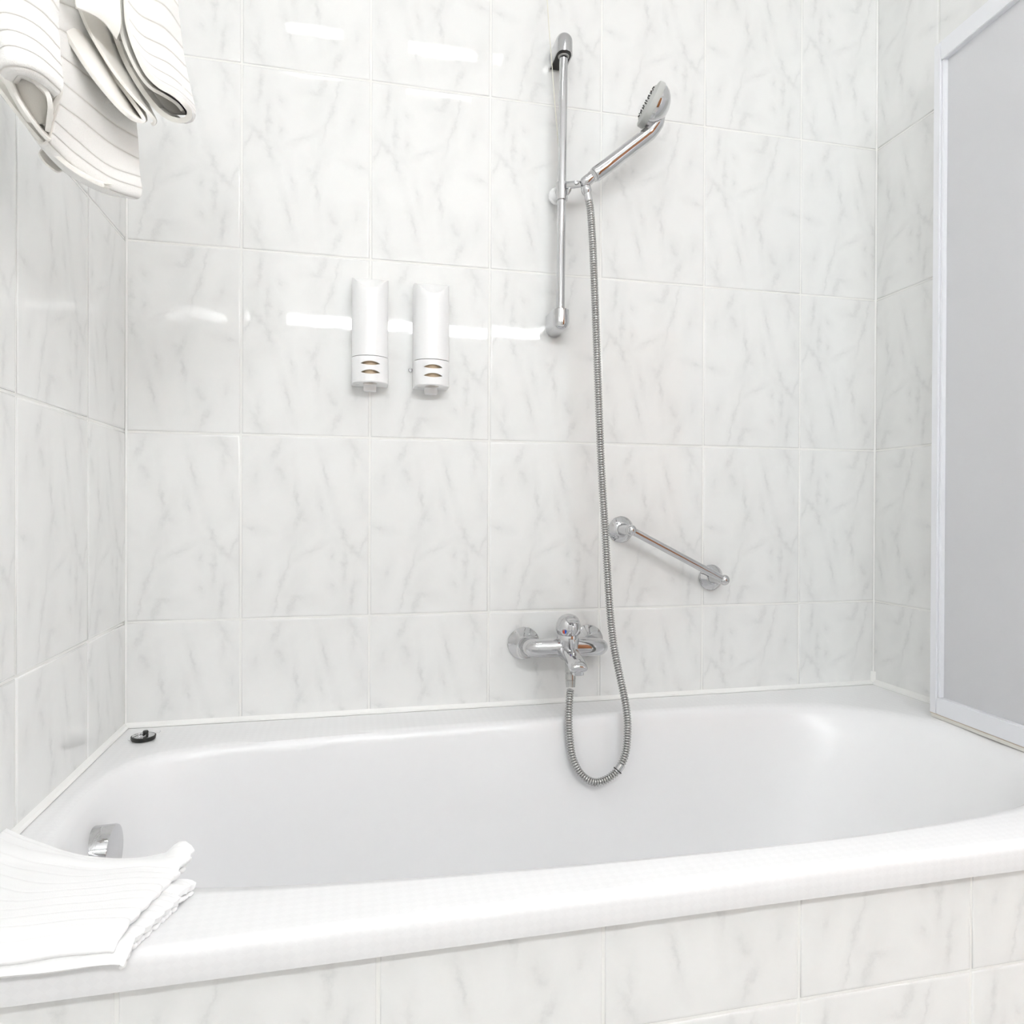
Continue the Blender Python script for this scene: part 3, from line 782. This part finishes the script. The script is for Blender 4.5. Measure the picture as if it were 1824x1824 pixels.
for s, mm in ((-1, RED), (1, BLUE)):
    bm = bmesh.new()
    c = pt(1006, 1126, 1, -0.1075)
    vs = [bm.verts.new((c.x, c.y, c.z - 0.0036))] + [bm.verts.new((c.x + s * 0.0036 * math.sin(a), c.y, c.z - 0.0036 * math.cos(a))) for a in [pi * k / 10 for k in range(1, 10)]] + [bm.verts.new((c.x, c.y, c.z + 0.0036))]
    f = bm.faces.new(vs); r = bmesh.ops.extrude_face_region(bm, geom=[f])
    for v in r['geom']:
        if isinstance(v, bmesh.types.BMVert): v.co.y += 0.004
    mk = mesh_obj('temperature_mark', bm, mm, lv, smooth=False); mk['label'] = 'red hot-water mark' if s < 0 else 'blue cold-water mark'
# spout
sp0 = Vector((0.842, -0.080, 0.6950)); sp1 = pt(1030, 1190, 1, -0.170)
sc_ = catmull([sp0, sp0.lerp(sp1, 0.3) + Vector((0, 0, 0.004)), sp0.lerp(sp1, 0.65) + Vector((0, 0, 0.0055)), sp0.lerp(sp1, 0.92) + Vector((0, 0, 0.003)), sp1 + Vector((0, -0.006, -0.004))], 6)
ns = len(sc_)
rs_ = [(0.0205 - 0.0030 * (i / ns), 0.0150 - 0.0055 * (i / ns)) for i in range(ns)]
rs_[-1] = (0.0150, 0.0068); rs_[-2] = (0.0168, 0.0088)
tube('spout', sc_, rs_, CHROME, tap, n=36, up0=(0, 0, 1), auto=80)
lathe('aerator', sp1 + Vector((0.001, 0.006, -0.004)), (0, 0, -1), [(0, 0.0115), (0.010, 0.0115), (0.0105, 0.0100), (0.008, 0.0095), (0.008, 0)], CHROME, tap, n=32)
dv = pt(1021, 1158, 1, -0.122)
lathe('diverter_knob', dv, (0.03, 0.12, 1), [(-0.008, 0.0040), (0.000, 0.0045), (0.004, 0.0058), (0.020, 0.0078), (0.021, 0.0070), (0.021, 0)], CHROME, tap, n=24)
# hose outlet
ot = pt(1016, 1188, 1, -0.098); ob = pt(1016.5, 1224, 1, -0.105)
Lo = (ob - ot).length
lathe('hose_outlet', ot, (ob - ot), [(-0.014, 0.0108), (Lo * .28, 0.0108), (Lo * .30, 0.0098), (Lo * .33, 0.0098), (Lo * .34, 0.0104), (Lo * .62, 0.0104), (Lo * .63, 0.0096), (Lo * .66, 0.0096), (Lo * .67, 0.0102), (Lo, 0.0090), (Lo, 0.006)], BRUSH, tap, n=32, auto=30)

# ------------------------------------------------------------------ grab bar
gb = empty('grab_bar', (1.09, 0, 0.88), 'short slanted chrome grab bar on round rosettes above the bath', 'grab bar')
GY = -0.060
e0 = pt(1121, 947, 1, GY); e1 = pt(1283, 1031, 1, GY)
for c, r, e in ((Vector((0.990, 0, 0.941)), 0.0285, e0), (Vector((1.207, 0, 0.832)), 0.0285, e1)):
    lathe('rosette', c, (0, -1, 0), [(0, r), (0.003, r + 0.0005), (0.006, r - 0.002), (0.013, 0.017), (0.014, 0.0155), (0.014, 0)], CHROME, gb, n=48, auto=45)
    lathe('post', c + Vector((0, -0.010, 0)), (0, -1, 0), [(0, 0.0135), (0.006, 0.0135), (0.012, 0.0105), (0.050, 0.0098)], CHROME, gb, n=32)
    lathe('end_ball', Vector((c.x, GY, c.z)), (0, -1, 0), [(0.0118 * -math.cos(a), 0.0118 * math.sin(a)) for a in [pi * k / 14 for k in range(15)]], CHROME, gb, n=28, auto=80)
c0 = Vector((0.990, GY, 0.941)); c1 = Vector((1.207, GY, 0.832))
tube('bar', [c0, c1], 0.0082, CHROME, gb, n=32)

# thin cord hanging in front of the rail bracket
cp = [pt(974, -60, 1, -0.085), pt(976, 20, 1, -0.085), pt(982, 100, 1, -0.080), pt(988, 180, 1, -0.062), pt(993.5, 245, 1, -0.040), pt(997, 300, 1, -0.036)]
top = cp[0] + (cp[0] - cp[1]) * 0
cordp = catmull([Vector((cp[0].x, cp[0].y, H - 0.001))] + cp, 6)
cr = tube('pull_cord', cordp, 0.0009, CORD, None, n=8)
tag(cr, 'thin cream cord hanging down beside the top bracket of the shower rail', 'cord')

# ------------------------------------------------------------------ shower screen
B0 = Vector((1.566, -0.254, RIM + 0.003)); sd = Vector((-0.064, -0.998, 0)).normalized(); sn = Vector((-sd.y, sd.x, 0)) * -1  # sn points to room (-x)
if sn.x > 0: sn = -sn
SW, SH, FT = 0.470, 1.345, 0.022
scr = empty('shower_screen', B0, 'frosted shower screen in a white metal frame standing on the right bath rim', 'shower screen')


def sbox(name, u0, u1, z0, z1, t0, t1, m, bev=0.001):
    bm = bmesh.new(); box_bm(bm, (u0, t0, z0), (u1, t1, z1))
    if bev: bmesh.ops.bevel(bm, geom=bm.edges[:], offset=bev, segments=2, affect='EDGES')
    for v in bm.verts: v.co = B0 + sd * v.co.x + sn * v.co.y + Vector((0, 0, v.co.z))
    return mesh_obj(name, bm, m, scr, autosmooth=35)


FW = 0.0175
sbox('stile', 0, FW, 0.006, SH, -FT / 2, FT / 2, FRAMEW, 0.0012)
sbox('stile', SW - FW, SW, 0.006, SH, -FT / 2, FT / 2, FRAMEW, 0.0012)
sbox('bottom_rail', FW + 0.0004, SW - FW - 0.0004, 0.006, 0.040, -FT / 2, FT / 2, FRAMEW, 0.0012)
sbox('top_rail', FW + 0.0004, SW - FW - 0.0004, SH - 0.038, SH, -FT / 2, FT / 2, FRAMEW, 0.0012)
sbox('glazing_bead', FW, FW + 0.006, 0.040, SH - 0.038, -0.002, FT / 2 - 0.003, FRAMEW, 0.001)
sbox('glazing_bead', SW - FW - 0.006, SW - FW, 0.040, SH - 0.038, -0.002, FT / 2 - 0.003, FRAMEW, 0.001)
sbox('frosted_pane', FW + 0.002, SW - FW - 0.002, 0.039, SH - 0.037, -0.004, -0.001, FROST, 0)
s1_ = sbox('bottom_seal', 0.001, SW, -0.0026, 0.006, -FT / 2 + 0.004, FT / 2 - 0.002, SEAL, 0.001)
sbox('stain_line', 0.001, SW, 0.0052, 0.0064, FT / 2 - 0.006, FT / 2 - 0.0002, RUST, 0)
for z in (0.18, SH - 0.2):
    h0_ = B0 + sd * SW + Vector((0, 0, z))
    bm = bmesh.new(); box_bm(bm, (h0_.x, h0_.y - 0.004, h0_.z - 0.03), (W, h0_.y + 0.008, h0_.z + 0.03)); mesh_obj('hinge', bm, FRAMEW, scr, smooth=False)

# ------------------------------------------------------------------ cloth


def grid_obj(name, rows, m, parent, thick, nu=8, nv=6, uvper=1.0, closed=False, wob=0.0, seed=0, uv0=0.0, off=-1.0):
    """rows: list (along v) of lists (along u) of points; smooth loft; uv v counts rows"""
    R_ = [catmull(r, nu) for r in rows]
    cols_ = [catmull([R_[i][j] for i in range(len(R_))], nv) for j in range(len(R_[0]))]
    bm = bmesh.new(); uvl = bm.loops.layers.uv.new('UVMap')
    nv_, nu_ = len(cols_[0]), len(cols_)
    V = [[bm.verts.new(cols_[j][i]) for j in range(nu_)] for i in range(nv_)]
    for i in range(nv_ - 1):
        for j in range(nu_ - 1):
            f = bm.faces.new((V[i][j], V[i][j + 1], V[i + 1][j + 1], V[i + 1][j]))
            for lp, (a, b) in zip(f.loops, ((i, j), (i, j + 1), (i + 1, j + 1), (i + 1, j))):
                lp[uvl].uv = (b / nu_, uv0 + a / nv * uvper)
    me = bpy.data.meshes.new(name); bm.to_mesh(me); bm.free(); me.materials.append(m)
    for p in me.polygons: p.use_smooth = True
    me.materials.append(HEM)
    o = bpy.data.objects.new(name, me); C.objects.link(o)
    if parent is not None:
        o.parent = parent; o.matrix_parent_inverse = Matrix.Translation(parent.location).inverted()
    sm = o.modifiers.new('thick', 'SOLIDIFY'); sm.thickness = thick; sm.offset = off; sm.use_rim = True; sm.material_offset_rim = 1
    bv = o.modifiers.new('round', 'BEVEL'); bv.width = thick * 0.42; bv.segments = 3; bv.limit_method = 'ANGLE'; bv.angle_limit = math.radians(60)
    return o


def pr3(rows, ys):
    """pixel rows -> points, ys = depth of each column (optionally triples with own depth)"""
    return [[pt(q[0], q[1], 1, q[2] if len(q) > 2 else ys[j]) for j, q in enumerate(r)] for r in rows]


# --- big towel on the left: left roll + long lower swath
RAILZ = 1.765
t1 = empty('bath_towel', (0.11, -0.55, 1.36), 'white ribbed towel hanging furthest left, its long fold reaching lowest against the left wall', 'towel', 'white ribbed towels hanging from the rail')
ysB = [-0.640, -0.600, -0.555, -0.520]
rowsB = [
    [(60, -190), (110, -180), (170, -160), (215, -150)],
    [(70, -130), (115, -115), (175, -90), (220, -60)],
    [(78, -60), (118, -45), (180, -20), (226, 20)],
    [(85, 0), (120, 15), (182, 45), (230, 90)],
    [(92, 50), (128, 72), (186, 110), (233, 150)],
    [(97, 100), (136, 128), (190, 170), (236, 205)],
    [(99, 145), (140, 178), (196, 222), (240, 248)],
    [(96, 184), (135, 212), (190, 256), (243, 286)],
    [(88, 213), (128, 250), (186, 296), (246, 318)],
    [(84, 236), (128, 276), (190, 318), (249, 338)],
]
rowsB += [
    [(82, 246, -0.640), (126, 292, -0.600), (190, 330, -0.553), (246, 346, -0.520)],
    [(76, 250, -0.632), (122, 300, -0.590), (184, 334, -0.545), (236, 344, -0.515)],
    [(60, 228, -0.622), (104, 278, -0.580), (165, 318, -0.535), (215, 330, -0.510)],
    [(30, 180, -0.615), (75, 235, -0.572), (140, 285, -0.528), (195, 300, -0.505)],
    [(0, 120, -0.610), (40, 180, -0.565), (110, 240, -0.522), (175, 262, -0.500)],
]
grid_obj('lower_fold', pr3(rowsB, ysB), TOWEL, t1, 0.006, nu=8, nv=6)
# second layers behind the lower swath (left edge bands)
rowsB2 = [
    [(-60, 95, -0.650), (-50, 92, -0.60), (-40, 90, -0.56)],
    [(-20, 140, -0.645), (-10, 135, -0.60), (0, 130, -0.56)],
    [(22, 196, -0.640), (40, 190, -0.60), (55, 185, -0.56)],
    [(62, 244, -0.632), (88, 248, -0.59), (110, 252, -0.555)],
    [(100, 282, -0.622), (128, 292, -0.58), (160, 300, -0.545)],
    [(140, 312, -0.612), (165, 320, -0.57), (190, 325, -0.54)],
    [(176, 331, -0.602), (190, 333, -0.57), (205, 334, -0.54)],
    [(186, 333, -0.598), (192, 333, -0.57), (206, 334, -0.54)],
]
grid_obj('inner_layer', pr3(rowsB2, None), HEM, t1, 0.0035, nu=5, nv=5, uv0=0.3)
# hanging loop tab
tb = [[(75, 262, -0.600), (82, 258, -0.595), (92, 262, -0.590)],
      [(68, 274, -0.600), (84, 284, -0.592), (104, 292, -0.586)],
      [(78, 290, -0.600), (92, 300, -0.592), (112, 302, -0.586)],
      [(95, 304, -0.600), (104, 308, -0.592), (116, 303, -0.586)]]
grid_obj('hanging_tab', pr3(tb, None), HEM, t1, 0.002, nu=4, nv=4)

ysL = [-0.700, -0.712, -0.700, -0.680]
rowsL = [
    [(-30, -150), (20, -160), (70, -140), (92, -110)],
    [(-28, -90), (20, -100), (70, -78), (94, -45)],
    [(-26, -30), (20, -38), (66, -18), (95, 20)],
    [(-22, 5), (18, -2), (60, 18), (96, 55)],
    [(-14, 40), (18, 31), (60, 50), (98, 90)],
    [(-6, 74), (20, 61), (62, 80), (101, 120)],
    [(2, 104), (22, 89), (64, 106), (104, 142)],
    [(9, 128), (26, 114), (66, 126), (104, 158)],
    [(12, 136, -0.690), (28, 121, -0.700), (66, 133, -0.690), (102, 165, -0.672)],
    [(22, 140, -0.675), (34, 128, -0.680), (64, 140, -0.672), (92, 168, -0.660)],
]
grid_obj('upper_roll', pr3(rowsL, ysL), TOWEL, t1, 0.006, nu=8, nv=6)
# wall of the roll on the left side and bottom: layers running down right
rowsL2 = [
    [(-30, 10, -0.690), (-25, 8, -0.660), (-20, 5, -0.63)],
    [(0, 90, -0.690), (4, 92, -0.660), (6, 95, -0.63)],
    [(12, 138, -0.690), (20, 140, -0.660), (26, 145, -0.63)],
    [(26, 172, -0.685), (34, 176, -0.660), (44, 178, -0.63)],
    [(48, 208, -0.675), (56, 212, -0.650), (64, 214, -0.63)],
    [(70, 238, -0.660), (76, 240, -0.645), (84, 240, -0.63)],
    [(84, 252, -0.650), (88, 252, -0.640), (94, 250, -0.63)],
]
grid_obj('side_layer', pr3(rowsL2, None), HEM, t1, 0.0035, nu=4, nv=5, uv0=0.2)
rowsL3 = [
    [(20, 146, -0.690), (30, 140, -0.66), (40, 136, -0.63)],
    [(30, 132, -0.690), (40, 134, -0.66), (48, 136, -0.63)],
    [(46, 136, -0.690), (54, 142, -0.66), (60, 146, -0.63)],
    [(62, 150, -0.690), (68, 158, -0.66), (74, 162, -0.63)],
    [(78, 164, -0.685), (82, 174, -0.66), (84, 182, -0.63)],
    [(84, 182, -0.680), (86, 192, -0.66), (86, 200, -0.63)],
    [(84, 205, -0.670), (82, 210, -0.65), (82, 216, -0.63)],
    [(80, 232, -0.655), (80, 234, -0.64), (80, 236, -0.63)],
]
grid_obj('inner_roll', pr3(rowsL3, None), HEM, t1, 0.0045, nu=4, nv=5, uv0=0.5)
rowsL4 = [
    [(104, 152, -0.672), (100, 152, -0.650), (96, 150, -0.63)],
    [(102, 166, -0.670), (96, 168, -0.650), (90, 168, -0.63)],
    [(92, 186, -0.662), (88, 188, -0.645), (86, 186, -0.63)],
    [(88, 200, -0.655), (86, 202, -0.642), (86, 200, -0.63)],
]
rowsL5 = [
    [(-10, 60, -0.675), (40, 60, -0.670), (100, 90, -0.662)],
    [(0, 120, -0.672), (45, 120, -0.674), (104, 140, -0.655)],
    [(20, 165, -0.664), (50, 170, -0.668), (98, 180, -0.650)],
    [(50, 215, -0.645), (70, 220, -0.648), (90, 215, -0.640)],
]
grid_obj('back_fold', pr3(rowsL5, None), HEM, t1, 0.003, nu=4, nv=4)
grid_obj('end_fold', pr3(rowsL4, None), HEM, t1, 0.0045, nu=4, nv=5, uv0=0.5)

# --- right towel: striped outer fold plus thinner middle fold
t2 = empty('bath_towel', (0.19, -0.55, 1.42), 'white ribbed towel hanging further right, folded double beside the back wall tiles', 'towel', 'white ribbed towels hanging from the rail')
ysR = [-0.600, -0.580, -0.545, -0.510]
rowsR = [
    [(216, -190), (238, -175), (272, -140), (300, -100)],
    [(217, -150), (240, -132), (276, -100), (303, -62)],
    [(218, -110), (241, -92), (280, -62), (306, -25)],
    [(218, -70), (242, -50), (283, -25), (310, 12)],
    [(219, -32), (243, -10), (286, 12), (314, 50)],
    [(220, 4), (244, 30), (286, 52), (319, 88)],
    [(222, 36), (247, 66), (290, 88), (325, 122)],
    [(229, 66), (254, 96), (296, 118), (331, 150)],
    [(240, 96), (264, 122), (304, 145), (336, 174)],
    [(253, 124), (276, 146), (312, 166), (340, 191)],
    [(266, 142, -0.600), (288, 158, -0.580), (320, 178, -0.545), (341, 200, -0.510)],
    [(284, 158, -0.603), (302, 168, -0.580), (326, 186, -0.546), (340, 205, -0.511)],
    [(306, 170, -0.603), (318, 180, -0.580), (332, 196, -0.546), (338, 208, -0.511)],
    [(324, 186, -0.600), (330, 194, -0.578), (336, 204, -0.544), (337, 209, -0.510)],
    [(333, 200, -0.590), (334, 203, -0.570), (335, 207, -0.540), (334, 210, -0.508)],
    [(326, 209, -0.580), (326, 210, -0.562), (328, 210, -0.535), (328, 211, -0.505)],
    [(306, 207, -0.572), (310, 207, -0.555), (316, 208, -0.530), (320, 208, -0.502)],
    [(284, 192, -0.568), (290, 192, -0.550), (300, 194, -0.526), (310, 196, -0.500)],
    [(258, 160, -0.566), (268, 162, -0.548), (284, 166, -0.524), (300, 172, -0.498)],
    [(232, 118, -0.565), (246, 120, -0.547), (268, 128, -0.522), (290, 140, -0.496)],
    [(212, 72, -0.565), (230, 76, -0.547), (256, 86, -0.522), (284, 100, -0.496)],
    [(200, 30, -0.565), (220, 34, -0.547), (250, 44, -0.522), (280, 60, -0.496)],
    [(190, -20, -0.565), (212, -16, -0.547), (244, -6, -0.522), (276, 10, -0.496)],
    [(180, -110, -0.565), (205, -106, -0.547), (240, -96, -0.522), (272, -80, -0.496)],
]
grid_obj('outer_fold', pr3(rowsR, ysR), TOWEL, t2, 0.0055, nu=7, nv=6)
rowsR3 = [
    [(236, 110, -0.548), (270, 118, -0.54), (320, 140, -0.53)],
    [(256, 140, -0.548), (286, 146, -0.54), (328, 160, -0.53)],
    [(274, 168, -0.546), (300, 172, -0.54), (332, 182, -0.53)],
    [(294, 194, -0.542), (312, 196, -0.538), (332, 198, -0.53)],
    [(308, 204, -0.540), (318, 205, -0.536), (330, 205, -0.53)],
]
grid_obj('back_fold', pr3(rowsR3, None), HEM, t2, 0.003, nu=4, nv=4)
# layer just inside the outer one
rowsR2 = [
    [(206, -120, -0.590), (230, -110, -0.56), (260, -90, -0.53)],
    [(208, -50, -0.590), (232, -40, -0.56), (262, -20, -0.53)],
    [(210, 10, -0.590), (234, 20, -0.56), (264, 40, -0.53)],
    [(214, 60, -0.590), (238, 72, -0.56), (270, 90, -0.53)],
    [(228, 100, -0.590), (250, 112, -0.56), (280, 128, -0.53)],
    [(246, 134, -0.590), (266, 142, -0.56), (294, 156, -0.53)],
    [(266, 158, -0.590), (284, 164, -0.56), (306, 176, -0.53)],
    [(290, 172, -0.588), (302, 178, -0.56), (316, 186, -0.53)],
    [(312, 186, -0.582), (318, 190, -0.56), (324, 196, -0.53)],
    [(322, 198, -0.575), (324, 200, -0.555), (326, 203, -0.53)],
]
grid_obj('inner_fold', pr3(rowsR2, None), HEM, t2, 0.0035, nu=5, nv=5, uv0=0.4)
# middle fold: two thin layers running down to the rounded tip
rowsM = [
    [(66, -60, -0.620), (110, -50, -0.58), (170, -30, -0.53)],
    [(84, -5, -0.620), (128, 5, -0.58), (180, 25, -0.53)],
    [(106, 46, -0.620), (148, 56, -0.58), (192, 76, -0.53)],
    [(132, 92, -0.620), (168, 100, -0.58), (206, 116, -0.53)],
    [(160, 134, -0.618), (190, 140, -0.58), (222, 150, -0.53)],
    [(190, 172, -0.612), (212, 176, -0.575), (238, 182, -0.53)],
    [(218, 202, -0.604), (232, 204, -0.57), (248, 206, -0.53)],
    [(240, 217, -0.596), (248, 217, -0.565), (256, 216, -0.53)],
    [(256, 219, -0.588), (259, 218, -0.56), (262, 216, -0.53)],
    [(259, 211, -0.580), (260, 210, -0.555), (262, 208, -0.53)],
    [(246, 190, -0.575), (250, 190, -0.55), (256, 190, -0.528)],
    [(224, 160, -0.573), (232, 160, -0.548), (244, 162, -0.526)],
    [(196, 122, -0.572), (208, 124, -0.546), (226, 128, -0.524)],
    [(166, 80, -0.572), (182, 84, -0.545), (206, 92, -0.522)],
    [(140, 36, -0.572), (160, 42, -0.545), (190, 52, -0.522)],
    [(118, -14, -0.572), (142, -8, -0.545), (178, 4, -0.522)],
    [(96, -80, -0.572), (124, -74, -0.545), (164, -60, -0.522)],
]
grid_obj('middle_fold', pr3(rowsM, None), HEM, t2, 0.004, nu=6, nv=5, uv0=0.6)
rowsM2 = [
    [(112, -70, -0.600), (150, -55, -0.57), (185, -40, -0.53)],
    [(130, -8, -0.600), (162, 2, -0.57), (192, 16, -0.53)],
    [(150, 44, -0.598), (178, 54, -0.57), (206, 66, -0.53)],
    [(174, 88, -0.594), (198, 96, -0.565), (222, 106, -0.53)],
    [(202, 132, -0.590), (222, 138, -0.56), (240, 146, -0.53)],
    [(232, 170, -0.586), (246, 174, -0.555), (258, 180, -0.53)],
    [(256, 196, -0.580), (262, 198, -0.55), (268, 202, -0.528)],
    [(272, 214, -0.574), (273, 214, -0.55), (274, 214, -0.528)],
    [(268, 219, -0.568), (270, 219, -0.546), (272, 218, -0.526)],
]
grid_obj('middle_layer', pr3(rowsM2, None), HEM, t2, 0.0035, nu=5, nv=5, uv0=0.1)
# turned-over flap with hem near the top
rowsF = [
    [(132, -90, -0.628), (160, -80, -0.622), (190, -60, -0.612), (206, -40, -0.600)],
    [(133, -40, -0.628), (160, -32, -0.622), (190, -15, -0.612), (210, 10, -0.600)],
    [(133, 2, -0.628), (160, 8, -0.622), (190, 24, -0.612), (212, 50, -0.600)],
    [(134, 16, -0.628), (158, 24, -0.620), (184, 40, -0.610), (206, 70, -0.596)],
]
grid_obj('hem_flap', pr3(rowsF, None), HEM, t2, 0.0035, nu=5, nv=5)

# towel rail above the frame that the towels hang over
tr = empty('towel_rail', (0.12, -0.6, RAILZ), 'chrome towel rail on the left wall above the bath, out of sight above the towels', 'towel rail')
tube('rail_bar', [(0.115, -0.47, RAILZ), (0.115, -0.92, RAILZ)], 0.010, CHROME, tr, n=20)
for y in (-0.49, -0.89):
    tube('rail_post', [(0.0, y, RAILZ), (0.115, y, RAILZ)], 0.008, CHROME, tr, n=16)
# plain hanging parts between the folds and the rail
for tt, x0, x1, ya, yb in ((t1, 0.070, 0.150, -0.70, -0.53), (t2, 0.150, 0.215, -0.61, -0.50)):
    z0_ = 1.665
    rws = [[Vector((x1, ya, z0_)), Vector((x1, yb, z0_))], [Vector((x1 - 0.01, ya, 1.71)), Vector((x1 - 0.01, yb, 1.71))], [Vector((0.132, ya, RAILZ)), Vector((0.132, yb, RAILZ))],
           [Vector((0.115, ya, RAILZ + 0.017)), Vector((0.115, yb, RAILZ + 0.017))], [Vector((0.098, ya, RAILZ)), Vector((0.098, yb, RAILZ))], [Vector((x0, ya, 1.71)), Vector((x0, yb, 1.71))], [Vector((x0, ya, z0_)), Vector((x0, yb, z0_))]]
    grid_obj('over_rail_fold', rws, TOWEL, tt, 0.005, nu=3, nv=5)

# ------------------------------------------------------------------ bath mat folded on the front left corner of the rim
bmt = empty('bath_mat', (0.13, -0.66, RIM), 'folded white ribbed bath mat draped over the front left corner of the bath rim', 'bath mat')


def mat_layer(name, zoff, grow, thick, rib, seed, bump):
    A = Vector((0.010, -0.486)); B = Vector((0.243, -0.600)) if grow == 0 else Vector((0.253, -0.642)); Cc = Vector((0.2085 + grow, -0.7385 - grow * 0.3)); D = Vector((0.010, -0.741))
    nu, nv = 66, 60
    bm = bmesh.new(); uvl = bm.loops.layers.uv.new('UVMap'); rn = random.Random(seed)
    ph = [rn.uniform(0, 6) for _ in range(6)]
    V = []
    for i in range(nv + 1):
        v = i / nv; row = []
        for j in range(nu + 1):
            u = j / nu
            # back edge bows towards the viewer in the middle
            bow = 0.026 * math.sin(pi * min(u / 0.85, 1)) * (1 - v) ** 2
            p = (A * (1 - u) + B * u) * (1 - v) + (D * (1 - u) + Cc * u) * v
            x, y = p.x, p.y - bow
            if u > 0.9: x += 0.0015 * math.sin(v * 46 + ph[0]) * (u - 0.9) / 0.1
            z = RIM + zoff
            # over the hollow of the bath the cloth sags a little
            sag = math.exp(-((u - 0.68) / 0.26) ** 2) * max(0, 1 - v / 0.42) ** 1.2
            z -= 0.010 * sag
            z += bump * math.exp(-(((u - 0.965) / 0.055) ** 2)) * math.exp(-((v / 0.12) ** 2))
            z += 0.0012 * math.sin(u * 7 + ph[1] + v * 3) * (1 - v) + 0.0008 * math.sin(u * 17 + ph[2]) * math.sin(v * 9 + ph[3])
            z += 0.0040 * math.exp(-((v - 0.16 - 0.02 * math.sin(u * 9)) / 0.05) ** 2)
            # ribs
            wv_ = v * 11 + 0.55 * math.sin(u * 6.5 + v * 3) * math.exp(-((v - .5) / .3) ** 2)
            z += rib * (abs(math.sin(pi * wv_)) ** 0.6 - 0.6)
            # front edge turns down over the lip
            if v > 0.93:
                t = (v - 0.93) / 0.07
                z -= 0.010 * t ** 2; y -= 0.004 * t
            if u > 0.97: z -= 0.002 * ((u - 0.97) / 0.03) ** 2
            row.append(bm.verts.new((x, y, z)))
        V.append(row)
    for i in range(nv):
        for j in range(nu):
            f = bm.faces.new((V[i][j], V[i][j + 1], V[i + 1][j + 1], V[i + 1][j]))
            for lp, (a, b) in zip(f.loops, ((i, j), (i, j + 1), (i + 1, j + 1), (i + 1, j))): lp[uvl].uv = (b / nu, a / nv * 11 + 0.5 + 0.55 * math.sin(b / nu * 6.5 + a / nv * 3) * math.exp(-((a / nv - .5) / .3) ** 2))
    edge = [V[i][nu].co.copy() for i in range(nv + 1)]; fe = [V[nv][j].co.copy() for j in range(nu + 1)]
    me = bpy.data.meshes.new(name); bm.to_mesh(me); bm.free(); me.materials.append(MATM)
    for p in me.polygons: p.use_smooth = True
    o = bpy.data.objects.new(name, me); C.objects.link(o); o.parent = bmt; o.matrix_parent_inverse = Matrix.Translation(bmt.location).inverted()
    sm = o.modifiers.new('thick', 'SOLIDIFY'); sm.thickness = thick; sm.offset = -1
    bv = o.modifiers.new('round', 'BEVEL'); bv.width = thick * 0.4; bv.segments = 3; bv.limit_method = 'ANGLE'; bv.angle_limit = math.radians(60)
    # braided stitching along the right edge
    eb = resample(edge, 20); bm = bmesh.new()
    for a, b in zip(eb, eb[1:]):
        d = (b - a)
        lathe_bm(bm, a - d * 0.12 - Vector((0.001, 0, thick * 0.5)), d + Vector((-0.004, 0, 0)), [(0, 0.0006), (d.length * 0.25, 0.0024), (d.length * 0.6, 0.0030), (d.length * 1.1, 0.0020), (d.length * 1.25, 0.0004)], 12)
    h = mesh_obj('stitched_edge', bm, MHEM, o, smooth=True); h.matrix_parent_inverse = Matrix.Identity(4)
    h.matrix_parent_inverse = (Matrix.Translation(bmt.location) @ Matrix.Translation(bmt.location).inverted()).inverted()
    return o


mat_layer('lower_layer', 0.0085, 0.008, 0.0075, 0.0001, 4, 0.002)
mat_layer('upper_layer', 0.0190, 0.0, 0.0085, 0.0002, 9, 0.0150)
